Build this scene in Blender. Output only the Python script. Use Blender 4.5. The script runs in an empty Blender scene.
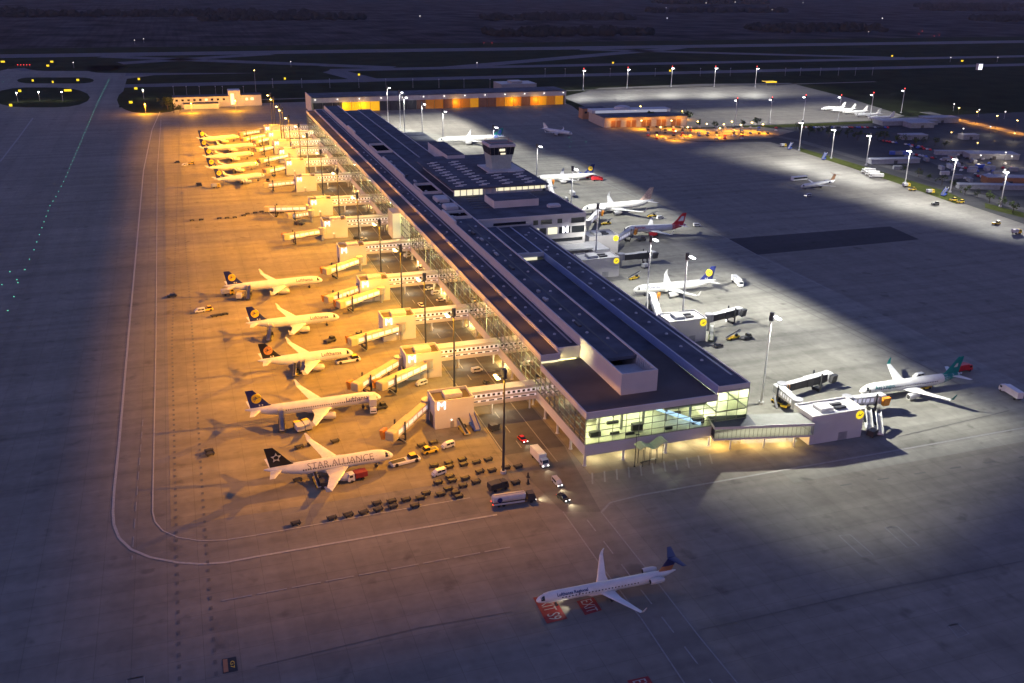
import bpy, bmesh, math, random
from mathutils import Vector, Matrix
R = math.radians
rng = random.Random(7)
sc = bpy.context.scene
col = sc.collection

# ------------------------------------------------------------------ camera
FPX, YAW, PITCH, ROLL, CAMH = 949.0313, 0.336172366, 0.378716968, 0.0147669955, 142.0
_f = Vector((math.sin(YAW)*math.cos(PITCH), math.cos(YAW)*math.cos(PITCH), -math.sin(PITCH)))
_r = Vector((math.cos(YAW), -math.sin(YAW), 0))
_u = _r.cross(_f)
_r, _u = _r*math.cos(ROLL)+_u*math.sin(ROLL), -_r*math.sin(ROLL)+_u*math.cos(ROLL)
cam_d = bpy.data.cameras.new('camera'); cam = bpy.data.objects.new('camera', cam_d); col.objects.link(cam)
cam_d.sensor_width = 36; cam_d.lens = FPX/1024*36; cam_d.clip_start = 1; cam_d.clip_end = 30000
mw = Matrix((( _r.x,_u.x,-_f.x,0),(_r.y,_u.y,-_f.y,0),(_r.z,_u.z,-_f.z,CAMH),(0,0,0,1)))
cam.matrix_world = mw
sc.camera = cam
# ------------------------------------------------------------------ dusk sky, last of the sun, exposure
w = bpy.data.worlds.new('World'); sc.world = w; w.use_nodes = True
nt = w.node_tree; bg = nt.nodes['Background']
sky = nt.nodes.new('ShaderNodeTexSky'); sky.sky_type = 'NISHITA'; sky.sun_disc = False
SUN_EL, SUN_AZ = R(2.0), R(-110)
sky.sun_elevation = SUN_EL; sky.sun_rotation = SUN_AZ; sky.ozone_density = 2.0; sky.air_density = 1.0; sky.dust_density = 0.6
tint = nt.nodes.new('ShaderNodeVectorMath'); tint.operation = 'MULTIPLY'; tint.inputs[1].default_value = (0.43, 0.335, 0.58)   # purple dusk
nt.links.new(sky.outputs[0], tint.inputs[0]); nt.links.new(tint.outputs[0], bg.inputs[0]); bg.inputs[1].default_value = 0.1
EXPO = 3.2; K = 2**-EXPO      # the photograph is a long exposure: K scales lamps to it
sl = bpy.data.lights.new('sun', 'SUN'); sl.energy = 0.022; sl.angle = R(60); sl.color = (0.85, 0.6, 0.95)
sun = bpy.data.objects.new('sun', sl); col.objects.link(sun)
sun.rotation_euler = Vector((-math.sin(SUN_AZ)*math.cos(SUN_EL), -math.cos(SUN_AZ)*math.cos(SUN_EL), -math.sin(SUN_EL))).to_track_quat('-Z','Y').to_euler()
sc.view_settings.view_transform = 'Standard'; sc.view_settings.look = 'None'
sc.view_settings.exposure = EXPO; sc.view_settings.gamma = 1.0; sc.view_settings.use_curve_mapping = False
sc.cycles.use_denoising = True
sc.cycles.max_bounces = 5; sc.cycles.diffuse_bounces = 2; sc.cycles.glossy_bounces = 2
sc.cycles.transmission_bounces = 3; sc.cycles.transparent_max_bounces = 6
sc.cycles.sample_clamp_indirect = 3.0
sc.cycles.caustics_reflective = False; sc.cycles.caustics_refractive = False

HAZE = 0.000028
def G(px, py, z=0.0):
    """point of the world at height z seen at a picture position"""
    d = _f*FPX + _r*(px-512) - _u*(py-341.5)
    t = (z-CAMH)/d.z
    return Vector((d.x*t, d.y*t, z))

# ------------------------------------------------------------------ mesh helpers
class MB:
    def __init__(s): s.v = []; s.f = []
    def add(s, vs, fs):
        n = len(s.v); s.v += [tuple(v) for v in vs]; s.f += [tuple(i+n for i in f) for f in fs]; return s
    def box(s, x0, x1, y0, y1, z0, z1):
        return s.add([(x0,y0,z0),(x1,y0,z0),(x1,y1,z0),(x0,y1,z0),(x0,y0,z1),(x1,y0,z1),(x1,y1,z1),(x0,y1,z1)],
                     [(3,2,1,0),(4,5,6,7),(0,1,5,4),(1,2,6,5),(2,3,7,6),(3,0,4,7)])
    def cbox(s, c, dx, dy, dz, a=0.0):
        ca, sa = math.cos(a), math.sin(a); vs = []
        for k in (-.5,.5):
            for i, j in ((-.5,-.5),(.5,-.5),(.5,.5),(-.5,.5)):
                x, y = i*dx, j*dy
                vs.append((c[0]+x*ca-y*sa, c[1]+x*sa+y*ca, c[2]+k*dz))
        return s.add(vs, [(3,2,1,0),(4,5,6,7),(0,1,5,4),(1,2,6,5),(2,3,7,6),(3,0,4,7)])
    def bevbox(s, x0, x1, y0, y1, z0, z1, b):
        """box with chamfered vertical and top edges"""
        def ring(i, z):
            x0_, x1_, y0_, y1_ = x0+i, x1-i, y0+i, y1-i
            return [(x0_+b,y0_,z),(x1_-b,y0_,z),(x1_,y0_+b,z),(x1_,y1_-b,z),(x1_-b,y1_,z),(x0_+b,y1_,z),(x0_,y1_-b,z),(x0_,y0_+b,z)]
        vs = ring(0,z0)+ring(0,z1-b)+ring(b,z1); fs = [tuple(reversed(range(8))), tuple(range(16,24))]
        for k in (0,8):
            for i in range(8): fs.append((k+i, k+(i+1)%8, k+8+(i+1)%8, k+8+i))
        return s.add(vs, fs)
    def prism(s, poly, z0, z1):
        n = len(poly)
        a = sum(poly[i][0]*poly[(i+1)%n][1]-poly[(i+1)%n][0]*poly[i][1] for i in range(n))
        if a < 0: poly = poly[::-1]
        vs = [(p[0],p[1],z0) for p in poly]+[(p[0],p[1],z1) for p in poly]
        fs = [tuple(reversed(range(n))), tuple(range(n,2*n))]+[(i,(i+1)%n,n+(i+1)%n,n+i) for i in range(n)]
        return s.add(vs, fs)
    def sheet(s, poly, z):
        n = len(poly)
        a = sum(poly[i][0]*poly[(i+1)%n][1]-poly[(i+1)%n][0]*poly[i][1] for i in range(n))
        if a < 0: poly = poly[::-1]
        return s.add([(p[0],p[1],z) for p in poly], [tuple(range(n))])
    def rings(s, rr, cap=True):
        n = len(rr[0]); vs = [v for r in rr for v in r]; fs = []
        for k in range(len(rr)-1):
            for i in range(n): fs.append((k*n+i, k*n+(i+1)%n, (k+1)*n+(i+1)%n, (k+1)*n+i))
        if cap: fs += [tuple(reversed(range(n))), tuple((len(rr)-1)*n+i for i in range(n))]
        return s.add(vs, fs)
    def rod(s, p, q, r0, r1=None, n=8):
        p, q = Vector(p), Vector(q); r1 = r0 if r1 is None else r1
        d = (q-p).normalized(); a = d.orthogonal().normalized(); b = d.cross(a)
        rr = [[c+(a*math.cos(2*math.pi*i/n)+b*math.sin(2*math.pi*i/n))*r for i in range(n)] for c, r in ((p,r0),(q,r1))]
        return s.rings(rr)
    def beam(s, p, q, wd, ht):
        """box section along p-q, width wd (horizontal) and height ht"""
        p, q = Vector(p), Vector(q); d = (q-p).normalized(); a = Vector((-d.y,d.x,0)).normalized(); b = a.cross(d)*-1
        if b.z < 0: b = -b
        rr = [[c-a*wd/2-b*ht/2, c+a*wd/2-b*ht/2, c+a*wd/2+b*ht/2, c-a*wd/2+b*ht/2] for c in (p,q)]
        return s.rings(rr)
    def wheel(s, c, r, wd, a=0.0, n=12):
        d = Vector((-math.sin(a), math.cos(a), 0))*wd/2
        return s.rod(Vector(c)-d, Vector(c)+d, r, r, n)
    def strip(s, pts, wd, z):
        pts = [Vector((p[0],p[1],0)) for p in pts]
        L = []; Rr = []
        for i, p in enumerate(pts):
            d = (pts[min(i+1,len(pts)-1)]-pts[max(i-1,0)]).normalized(); nrm = Vector((-d.y,d.x,0))*wd/2
            L.append((p+nrm)); Rr.append((p-nrm))
        for i in range(len(pts)-1):
            s.add([(Rr[i].x,Rr[i].y,z),(Rr[i+1].x,Rr[i+1].y,z),(L[i+1].x,L[i+1].y,z),(L[i].x,L[i].y,z)], [(0,1,2,3)])
        return s
    def dashes(s, pts, wd, z, on, off):
        pts = [Vector((p[0],p[1],0)) for p in pts]; ph = 0.0
        for i in range(len(pts)-1):
            d = pts[i+1]-pts[i]; L = d.length; d.normalize(); t = -ph
            while t < L:
                a, b = max(t,0), min(t+on,L)
                if b > a: s.strip([pts[i]+d*a, pts[i]+d*b], wd, z)
                t += on+off
            ph = (L-(t-on-off)) % (on+off)
        return s
    def build(s, name, m, parent=None, smooth=False):
        me = bpy.data.meshes.new(name); me.from_pydata(s.v, [], s.f); me.update()
        if smooth:
            me.polygons.foreach_set('use_smooth', [True]*len(me.polygons))
            try: me.set_sharp_from_angle(angle=R(40))
            except Exception: pass
        me.materials.append(m)
        o = bpy.data.objects.new(name, me); col.objects.link(o)
        if parent: o.parent = parent
        return o
def tag(o, label=None, cat=None, group=None, kind=None):
    if label: o['label'] = label
    if cat: o['category'] = cat
    if group: o['group'] = group
    if kind: o['kind'] = kind
    return o
def thing(name, label, cat, loc=(0,0,0), rz=0.0, group=None):
    o = bpy.data.objects.new(name, None); col.objects.link(o); o.empty_display_size = .5
    o.location = loc; o.rotation_euler = (0,0,rz)
    return tag(o, label, cat, group)
def structure(o): o['kind'] = 'structure'; return o
KIDS = {}
def copy_tree(o, parent=None, label=None, loc=None, rz=None):
    c = o.copy(); col.objects.link(c)
    if parent: c.parent = parent
    if label: c['label'] = label
    if loc is not None: c.location = loc
    if rz is not None: c.rotation_euler = (0,0,rz)
    for ch in list(o.children):
        if ch.type != 'LIGHT': copy_tree(ch, c)
    return c
def text_mesh(body, size, ext=0.0, bold=0.0):
    cu = bpy.data.curves.new('text', 'FONT'); cu.body = body; cu.size = size; cu.align_x = 'CENTER'; cu.align_y = 'CENTER'
    cu.extrude = ext; cu.offset = bold; cu.resolution_u = 3
    o = bpy.data.objects.new('text', cu); col.objects.link(o)
    dg = bpy.context.evaluated_depsgraph_get(); dg.update()
    me = bpy.data.meshes.new_from_object(o.evaluated_get(dg))
    vs = [v.co.copy() for v in me.vertices]; fs = [tuple(p.vertices) for p in me.polygons]
    bpy.data.objects.remove(o); bpy.data.curves.remove(cu); bpy.data.meshes.remove(me)
    return vs, fs
def slice_text(vs, fs, step=.25):
    bm = bmesh.new(); bv = [bm.verts.new(v) for v in vs]
    for f in fs:
        try: bm.faces.new([bv[i] for i in f])
        except ValueError: pass
    y = min(v.y for v in vs)+step; top = max(v.y for v in vs)
    while y < top:
        bmesh.ops.bisect_plane(bm, geom=bm.verts[:]+bm.edges[:]+bm.faces[:], plane_co=(0,y,0), plane_no=(0,1,0)); y += step
    bm.verts.index_update(); out = [v.co.copy() for v in bm.verts], [tuple(v.index for v in f.verts) for f in bm.faces]
    bm.free(); return out
def orient(vs, o, ux, uy):
    """text plane vertices to 3-D: origin o, reading direction ux, letter-up uy"""
    o, ux, uy = Vector(o), Vector(ux).normalized(), Vector(uy).normalized(); un = ux.cross(uy)
    return [o+ux*v.x+uy*v.y+un*v.z for v in vs]

# ------------------------------------------------------------------ materials
M = {}
def mat(name, c, rough=.6, metal=0.0, var=.12, scale=.6, emit=0.0, spec=.4, ecol=None, bump=0.0, sample=True):
    if name in M: return M[name]
    m = bpy.data.materials.new(name); m.use_nodes = True; n = m.node_tree; b = n.nodes['Principled BSDF']
    b.inputs['Roughness'].default_value = rough; b.inputs['Metallic'].default_value = metal
    b.inputs['Specular IOR Level'].default_value = spec
    if emit:
        b.inputs['Base Color'].default_value = (*c,1)
        b.inputs['Emission Color'].default_value = (*(ecol or c),1); b.inputs['Emission Strength'].default_value = emit
        if not sample: m.cycles.emission_sampling = 'NONE'
    else:
        tc = n.nodes.new('ShaderNodeTexCoord'); nz = n.nodes.new('ShaderNodeTexNoise')
        nz.inputs['Scale'].default_value = scale; nz.inputs['Detail'].default_value = 4
        n.links.new(tc.outputs['Object'], nz.inputs['Vector'])
        rp = n.nodes.new('ShaderNodeMapRange'); rp.inputs[1].default_value=.25; rp.inputs[2].default_value=.75
        rp.inputs[3].default_value = 1-var; rp.inputs[4].default_value = 1+var
        n.links.new(nz.outputs[0], rp.inputs[0])
        mx = n.nodes.new('ShaderNodeVectorMath'); mx.operation = 'SCALE'; mx.inputs[0].default_value = c
        n.links.new(rp.outputs[0], mx.inputs['Scale']); n.links.new(mx.outputs[0], b.inputs['Base Color'])
        if bump:
            bp = n.nodes.new('ShaderNodeBump'); bp.inputs['Strength'].default_value = bump
            n.links.new(nz.outputs[0], bp.inputs['Height']); n.links.new(bp.outputs[0], b.inputs['Normal'])
    M[name] = m; return m
def concrete_mat(name, c, slab=7.5, streak=.20, slabvar=.045, big=.10, spec=.06, stain=.72):
    m = bpy.data.materials.new(name); m.use_nodes = True; n = m.node_tree; b = n.nodes['Principled BSDF']; L = n.links.new
    b.inputs['Roughness'].default_value = .75; b.inputs['Specular IOR Level'].default_value = spec
    tc = n.nodes.new('ShaderNodeTexCoord')
    def noise(sx, sy, sz, scale, det=4, rot=0.0):
        mp = n.nodes.new('ShaderNodeMapping'); mp.inputs['Scale'].default_value = (sx,sy,sz); mp.inputs['Rotation'].default_value = (0,0,rot)
        L(tc.outputs['Object'], mp.inputs['Vector'])
        nz = n.nodes.new('ShaderNodeTexNoise'); nz.inputs['Scale'].default_value = scale; nz.inputs['Detail'].default_value = det
        L(mp.outputs[0], nz.inputs['Vector']); return nz.outputs[0]
    def rng_(src, a, b_, lo=.3, hi=.7):
        r = n.nodes.new('ShaderNodeMapRange'); r.inputs[1].default_value=lo; r.inputs[2].default_value=hi
        r.inputs[3].default_value=a; r.inputs[4].default_value=b_; L(src, r.inputs[0]); return r.outputs[0]
    def mul(a, b_):
        q = n.nodes.new('ShaderNodeMath'); q.operation='MULTIPLY'; L(a,q.inputs[0]); L(b_,q.inputs[1]); return q.outputs[0]
    f = rng_(noise(1,1,1,.012,5), 1-big, 1+big)
    f = mul(f, rng_(noise(.05,1,1,.16,5), 1-streak, 1+streak*.5, .25, .6))
    f = mul(f, rng_(noise(1,.03,1,.12,4), 1-streak*.5, 1+streak*.25, .3, .6))
    f = mul(f, rng_(noise(1,1,1,.35,6), .9, 1.08))
    f = mul(f, rng_(noise(1,1,1,.13,3), stain, 1.0, .27, .37))
    if slab:
        br = n.nodes.new('ShaderNodeTexBrick'); br.offset = 0; br.squash = 1
        br.inputs['Scale'].default_value = 1; br.inputs['Brick Width'].default_value = slab; br.inputs['Row Height'].default_value = slab
        br.inputs['Mortar Size'].default_value = .05; br.inputs['Color1'].default_value = (1-slabvar,)*3+(1,); br.inputs['Color2'].default_value = (1+slabvar,)*3+(1,)
        br.inputs['Mortar'].default_value = (.68,.68,.68,1); L(tc.outputs['Object'], br.inputs['Vector'])
        f = mul(f, br.outputs['Color'])
    v = n.nodes.new('ShaderNodeVectorMath'); v.operation='SCALE'; v.inputs[0].default_value = c; L(f, v.inputs['Scale'])
    L(v.outputs[0], b.inputs['Base Color']); M[name] = m; return m
def glass_mat(name, tint, op=.25):
    m = bpy.data.materials.new(name); m.use_nodes = True; n = m.node_tree; n.nodes.clear()
    o = n.nodes.new('ShaderNodeOutputMaterial'); t = n.nodes.new('ShaderNodeBsdfTransparent'); t.inputs[0].default_value = (*tint,1)
    g = n.nodes.new('ShaderNodeBsdfGlossy'); g.inputs['Roughness'].default_value = .05; g.inputs[0].default_value = (.8,.8,.8,1)
    fr = n.nodes.new('ShaderNodeFresnel'); fr.inputs[0].default_value = 1.5
    x = n.nodes.new('ShaderNodeMixShader')
    n.links.new(fr.outputs[0], x.inputs[0]); n.links.new(t.outputs[0], x.inputs[1]); n.links.new(g.outputs[0], x.inputs[2])
    n.links.new(x.outputs[0], o.inputs[0]); M[name] = m; return m
CONC = concrete_mat('apron_concrete', (.182,.17,.15))
CONC_AMBER = concrete_mat('stand_concrete', (.222,.193,.135), streak=.22, big=.12, stain=.68)  # tanner and paler than the apron: amber lamplight put into the colour
ASPH = concrete_mat('asphalt', (.088,.086,.088), slab=0, streak=.15)
ASPH_D = concrete_mat('dark_asphalt', (.045,.045,.05), slab=0)
TAXI = concrete_mat('taxiway_asphalt', (.10,.10,.115), slab=0)
GRASS = mat('airfield_grass', (.028,.034,.018), .95, var=.35, scale=.03, spec=0.0)
GRASS_N = mat('verge_grass', (.055,.065,.02), .95, var=.3, scale=.3, spec=0.0)
FIELD = concrete_mat('farmland', (.048,.046,.046), slab=0, big=.7, streak=.6, spec=0.0)
WHITE = mat('white_paint', (.6,.6,.585), .38, var=.13, scale=.35)
LINE = mat('line_paint', (.33,.32,.30), .7, var=.2, scale=1.5)
LINE_F = mat('faded_line_paint', (.23,.225,.22), .7, var=.2, scale=1.5)
TAR = mat('joint_tar', (.105,.10,.095), .8)
RED = mat('red_marking', (.2,.010,.016), .7)
YEL = mat('yellow_paint', (.75,.5,.03), .5)
BLACK = mat('black_paint', (.012,.012,.013), .45)
DGREY = mat('dark_grey_metal', (.05,.05,.055), .5, .3)
GREY = mat('grey_metal', (.32,.32,.34), .45, .4)
LGREY = mat('pale_grey_panel', (.42,.42,.43), .55)
PANEL = mat('pale_cladding', (.5,.48,.48), .5, var=.08, scale=.15)
ROOF = mat('roof_membrane', (.078,.084,.106), .85, var=.42, scale=.12, spec=.08)
ROOF_B = mat('gravel_roof', (.085,.07,.066), .9, var=.25, scale=.1)
NAVY = mat('navy_paint', (.012,.02,.12), .35, var=.05)
FINBLACK = mat('black_fin_paint', (.01,.01,.014), .35, var=.05)
TEAL = mat('teal_paint', (.0,.16,.15), .35, var=.05)
REDP = mat('red_paint', (.5,.02,.025), .4, var=.05)
BLUEP = mat('blue_paint', (.05,.1,.42), .4, var=.05)
ORANGEP = mat('orange_paint', (.6,.22,.02), .4, var=.05)
DISC = mat('yellow_disc', (.85,.55,.02), .45, var=.03)
RUBBER = mat('rubber', (.015,.015,.015), .8)
GLASSD = mat('dark_glass', (.015,.018,.022), .08, spec=.6, var=.05)
GLASSW = mat('bridge_window', (.05,.05,.05), .15, spec=.5)
ENG = mat('engine_paint', (.5,.5,.5), .35, .1)
TEXTG = mat('grey_lettering', (.2,.19,.19), .5)
TEXTN = mat('navy_lettering', (.02,.03,.12), .5)
PITM = mat('pit_shade_black', (.006,.006,.008), 1.0, spec=0.0)
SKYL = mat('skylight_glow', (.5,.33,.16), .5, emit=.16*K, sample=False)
CLAD_SKY = mat('sky_tinted_cladding', (.26,.33,.55), .4, .2, var=.06, scale=.15)  # blue sky reflection put into the cladding colour
BROWNP = mat('brown_paint', (.28,.13,.06), .45)
FOL = [mat('foliage_a', (.05,.075,.02), .9, var=.4, scale=2), mat('foliage_b', (.035,.055,.018), .9, var=.4, scale=2)]
BARK = mat('bark', (.06,.045,.03), .9)
GL = glass_mat('facade_glass', (.82,.9,.8))
GLB = glass_mat('bridge_glass', (.93,.95,.9))
MULL = mat('mullion_metal', (.2,.2,.18), .5, .4)
INTFLOOR = mat('terminal_floor', (.6,.59,.5), .5)
INTWALL = mat('interior_wall', (.5,.52,.42), .7, var=.3, scale=.12)
def lamp(name, c, s, sample=False): return mat(name, c, .5, emit=s*K, ecol=c, sample=sample)
CEIL = lamp('interior_ceiling_lights', (.97,1,.66), 1.3, True)
CEILW = lamp('interior_warm_lights', (1,.84,.34), 15, True)
E_WHITE = lamp('white_lamp', (.95,.95,1), 30)
E_FAR = lamp('far_lamp', (1,.95,.85), 3)
E_SOD2 = lamp('dim_sodium_lamp', (1,.62,.16), 6)
E_SOD = lamp('sodium_lamp', (1,.62,.16), 30)
E_SIGN = lamp('lit_white_letter', (.93,.93,1), 2.2)
E_YSIGN = lamp('lit_yellow_sign', (1,.72,.02), 1.2)
E_YEL = lamp('lit_yellow_disc', (1,.75,.02), .95)
E_RED = lamp('red_lamp', (1,.06,.05), 6)
E_GREEN = lamp('green_lamp', (.16,1,.6), 2.0)
E_HANG = lamp('lit_hangar_door', (1,.50,.01), .7, True)
E_HANG2 = lamp('amber_hangar_door', (1,.42,.01), .3)
E_HANGD = lamp('dim_hangar_door', (.8,.28,.02), .10)
E_WIN = lamp('lit_window', (1,.93,.6), .9)
E_TUN = lamp('lit_tunnel_panel', (.95,.93,1), .3)
E_BLUE = lamp('blue_lit_escalator', (.45,.65,1), 1.3)

def add_light(kind, loc, energy, color, parent=None, target=None, size=140, blend=.6, radius=.6):
    d = bpy.data.lights.new('lamp_light', kind); d.energy = energy*K; d.color = color
    if kind == 'SPOT': d.spot_size = R(size); d.spot_blend = blend
    d.shadow_soft_size = radius
    o = bpy.data.objects.new('lamp_light', d); col.objects.link(o); o.location = loc
    if target is not None: o.rotation_euler = (Vector(target)-Vector(loc)).to_track_quat('-Z','Y').to_euler()
    if parent: o.parent = parent
    return o
def flood(name, energy, color, axis, xr, yr, h_soft=.35, back=0.0, tail=0.0):
    """floodlight with an asymmetric beam: even ground lighting over a footprint given in mast heights.
    axis: +1 throws along local +x, -1 along -x; xr = (full from, full to, zero at); yr = (full to, zero at); back = share thrown behind the mast"""
    d = bpy.data.lights.new(name, 'POINT'); d.energy = energy*K; d.color = color; d.shadow_soft_size = h_soft; d.use_nodes = True
    n = d.node_tree; L = n.links.new; em_ = n.nodes['Emission']
    tc = n.nodes.new('ShaderNodeTexCoord'); sp = n.nodes.new('ShaderNodeSeparateXYZ'); L(tc.outputs['Normal'], sp.inputs[0])
    def mth(op, a, b=None):
        q = n.nodes.new('ShaderNodeMath'); q.operation = op
        for i, v in enumerate((a,b)):
            if v is None: continue
            if isinstance(v,(int,float)): q.inputs[i].default_value = v
            else: L(v, q.inputs[i])
        return q.outputs[0]
    def ramp(v, a, b, lo, hi):
        r = n.nodes.new('ShaderNodeMapRange'); r.interpolation_type = 'SMOOTHSTEP'
        for i, x in enumerate((a,b,lo,hi)): r.inputs[i+1].default_value = x
        L(v, r.inputs[0]); return r.outputs[0]
    dn = mth('MAXIMUM', mth('MULTIPLY', sp.outputs[2], -1*DSIGN), .16)
    gx = mth('DIVIDE', mth('MULTIPLY', sp.outputs[0], axis*DSIGN), dn); gy = mth('ABSOLUTE', mth('DIVIDE', sp.outputs[1], dn))
    w = mth('MULTIPLY', ramp(gx, xr[0]-1.0, xr[0], back, 1), ramp(gx, xr[1], xr[2], 1, 0))
    w = mth('MULTIPLY', w, ramp(gy, yr[0], yr[1], 1, 0)); w = mth('MULTIPLY', w, ramp(gx, -2.7, -.7, 0, 1) if not tail else mth('MULTIPLY', ramp(gx, -1.4, -.6, tail, 1), ramp(gx, -4.2, -3.2, 0, 1)))
    w = mth('MULTIPLY', w, ramp(mth('MULTIPLY', sp.outputs[2], -1*DSIGN), .03, .2, 0, 1))
    st = mth('DIVIDE', w, mth('POWER', dn, 3.0))
    L(st, em_.inputs['Strength']); return d
DSIGN = 1.0
def hang(d, loc, parent):
    o = bpy.data.objects.new('lamp_light', d); col.objects.link(o); o.location = loc; o.parent = parent; return o
ORD = ['nearest','second','third','fourth','fifth','sixth','seventh','eighth','ninth','tenth','eleventh','twelfth','thirteenth','fourteenth','fifteenth','sixteenth','seventeenth','eighteenth','nineteenth','twentieth','twenty-first','twenty-second','twenty-third','twenty-fourth']
ORD2 = ['first']+ORD[1:]
SODC = (1.0, .395, .003); WHC = (1.0, .98, .86)

# ------------------------------------------------------------------ ground
def pxpoly(pts, z=0.0): return [(G(x,y,z).x, G(x,y,z).y) for x, y in pts]
def ground(name, poly, z, m): return structure(MB().sheet(poly, z).build(name, m))
ground('farmland', [(-9000,-1500),(12000,-1500),(12000,14000),(-9000,14000)], -.05, FIELD)
ground('airfield_grass', [(-1400,-300),(2600,-300),(2600,1820),(-1400,1820)], 0.0, GRASS)
ground('apron', [(-1200,-250),(640,-250),(600,360)]+pxpoly([(1024,224),(965,204),(905,186),(856,169),(800,151),(770,142),(700,142),(640,136),(590,119),(572,106)])+
       [(410,1066),(-57,1066),(-57,1330),(-20,1372),(-20,1400),(-250,1500),(-700,1660),(-1200,1660)], .03, CONC)
ground('stand_concrete', [(-14,236),(84,236),(84,900),(-14,930)], .06, CONC_AMBER)
ground('stand_concrete', [(161,205),(285,205),(285,700),(161,930)], .06, concrete_mat('pale_stand_concrete', (.205,.20,.178), streak=.24, big=.12, stain=.66))
ground('cargo_apron', pxpoly([(562,97),(600,88),(700,84),(790,83),(845,97),(905,116),(885,120),(760,125),(690,128),(655,124),(600,113)]), .05, CONC)
ground('runway', [(-1400,1652),(2600,1652),(2600,1712),(-1400,1712)], .05, TAXI)
ground('taxiway', [(-60,1366),(2600,1366),(2600,1400),(-60,1400)], .05, TAXI)
ground('taxiway', [(-57,1236),(2600,1236),(2600,1270),(-57,1270)], .06, TAXI)
for a, b in (((-200,1470),(150,1652)), ((380,1383),(900,1652)), ((300,1400),(-100,1652)), ((240,1236),(205,1390)), ((1200,1390),(700,1652))):
    structure(MB().strip([a,b], 36, .07).build('taxiway', TAXI))
structure(MB().strip([(-1400,1655),(2600,1655)], 1.6, .09).build('runway_edge_line', LINE_F))
structure(MB().strip([(-1400,1709),(2600,1709)], 1.6, .09).build('runway_edge_line', LINE_F))
ground('perimeter_road', [(60,1092),(900,1092),(900,1099),(60,1099)], .05, CONC)
def stadium(x0, x1, y0, y1, n=9):
    """rounded island in the picture, turned into ground points"""
    h = (y1-y0)/2; cy = (y0+y1)/2; rx = min((x1-x0)*.35, h*5); pts = []
    for k in range(n): a = -math.pi/2+math.pi*k/(n-1); pts.append((x1-rx+rx*math.cos(a), cy+h*math.sin(a)))
    for k in range(n): a = math.pi/2+math.pi*k/(n-1); pts.append((x0+rx+rx*math.cos(a), cy+h*math.sin(a)))
    return pxpoly(pts)
for b in ((17,94,77.5,83.5),(-8,90,87.5,107.5),(117,185,87,113),(22,125,61,71),(86,330,65.5,73),(-40,12,60,71)):
    ground('grass_island', stadium(*b), .08, GRASS)
# landside beyond the eastern apron
ground('landside_ground', pxpoly([(700,142),(770,142),(800,151),(856,169),(905,186),(965,204),(1024,224),(1120,254),(1120,120),(1024,112),(905,117),(885,120),(760,125),(690,129),(655,126)]), .045, ASPH_D)
ground('verge', pxpoly([(797,147),(856,164),(905,179),(945,191),(966,200),(956,204),(905,186),(856,169.5),(800,151.5)]), .075, GRASS_N)
ground('verge', pxpoly([(985,203),(1024,213),(1024,218),(985,208)]), .075, GRASS_N)
ground('verge', pxpoly([(740,126),(800,124),(888,120.5),(888,122.5),(800,127),(740,128.5)]), .075, GRASS_N)
structure(MB().strip(pxpoly([(770,135),(800,141),(860,159),(910,173),(965,191),(1024,210),(1080,228)]), 9, .09).build('perimeter_road', ASPH))
structure(MB().strip(pxpoly([(925,112),(953,119),(990,127),(1030,136),(1080,146)]), 14, .09).build('access_road', CONC))
structure(MB().strip(pxpoly([(940,180),(985,173),(1030,168),(1080,163)]), 9, .09).build('access_road', CONC))
ground('car_park', pxpoly([(588,118),(640,136),(700,141.5),(770,138),(795,131),(760,127),(690,129.5),(650,124)]), .085, CONC_AMBER)
ground('car_park', pxpoly([(905,150),(1040,150),(1060,196),(1000,196)]), .085, ASPH)
ground('asphalt_strip', pxpoly([(728,239),(890,226.5),(919,239.5),(757,255)]), .09, ASPH_D)
# service road on the west side of the terminal and its crossing southwards
ground('service_road', [(84.2,247),(104.4,247),(104.4,905),(84.2,905)], .09, ASPH)
ra, rb = pxpoly([(563,512),(601,566),(642,620),(684,683),(712,720)]), pxpoly([(601,512),(659,585),(700,638),(737,683),(768,720)])
ROADC = concrete_mat('road_concrete', (.166,.156,.139), slab=0)
ground('service_road', ra+rb[::-1], .09, ROADC)
ground('service_road', [(84.2,247),(104.4,247)]+[rb[0],ra[0]], .085, concrete_mat('worn_road', (.135,.126,.112), slab=0))
ground('undercroft_paving', [(105,228),(161,228),(161,905),(105,905)], .09, CONC_AMBER)
def line(pts, wd, m=LINE, name='painted_line', z=.12): return structure(MB().strip(pts, wd, z).build(name, m))
def dashed(pts, wd, on, off, m=LINE, name='dashed_line', z=.12): return structure(MB().dashes(pts, wd, z, on, off).build(name, m))
line(pxpoly([(160,112),(152,130),(143.5,171),(128,342),(119.5,440),(114.3,490),(113,512),(114,525),(119,538),(131,549.5),(150,557.5),(178,562.8),(200,564.3),(225,562.8),(256,557),(497,515)]), .75, LINE, 'taxiway_line')
line(pxpoly([(161,120),(157.3,171),(156,342),(153,490),(152.7,512),(155,522),(163,531),(178,537.5),(200,541),(225,540.3),(256,535.5),(391,511.5),(470,498)]), .4, LINE, 'taxiway_line')
dashed(pxpoly([(222,601),(512,547)]), .45, 7, 1.2, LINE_F)
dashed(pxpoly([(180,120),(172,342),(176,513),(180,700)]), .7, 1.3, 2.6, TAR, 'slab_joint')
dashed(pxpoly([(178,130),(180,171),(193,342),(204,513),(218,700)]), .7, 1.3, 2.6, TAR, 'slab_joint')
dashed(pxpoly([(143,420),(132,560)]), .3, 5, 4, LINE_F)
line(ra, .35, LINE_F); line(rb, .35, LINE_F)
dashed(pxpoly([(587,520),(650,602),(712,683),(745,726)]), .35, 6, 5, LINE_F)
line([(84.6,250),(84.6,900)], .35, LINE_F); line([(98.5,238),(98.5,900)], .3, LINE_F)
dashed([(91,250),(91,900)], .3, 5, 6, LINE_F)
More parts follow.
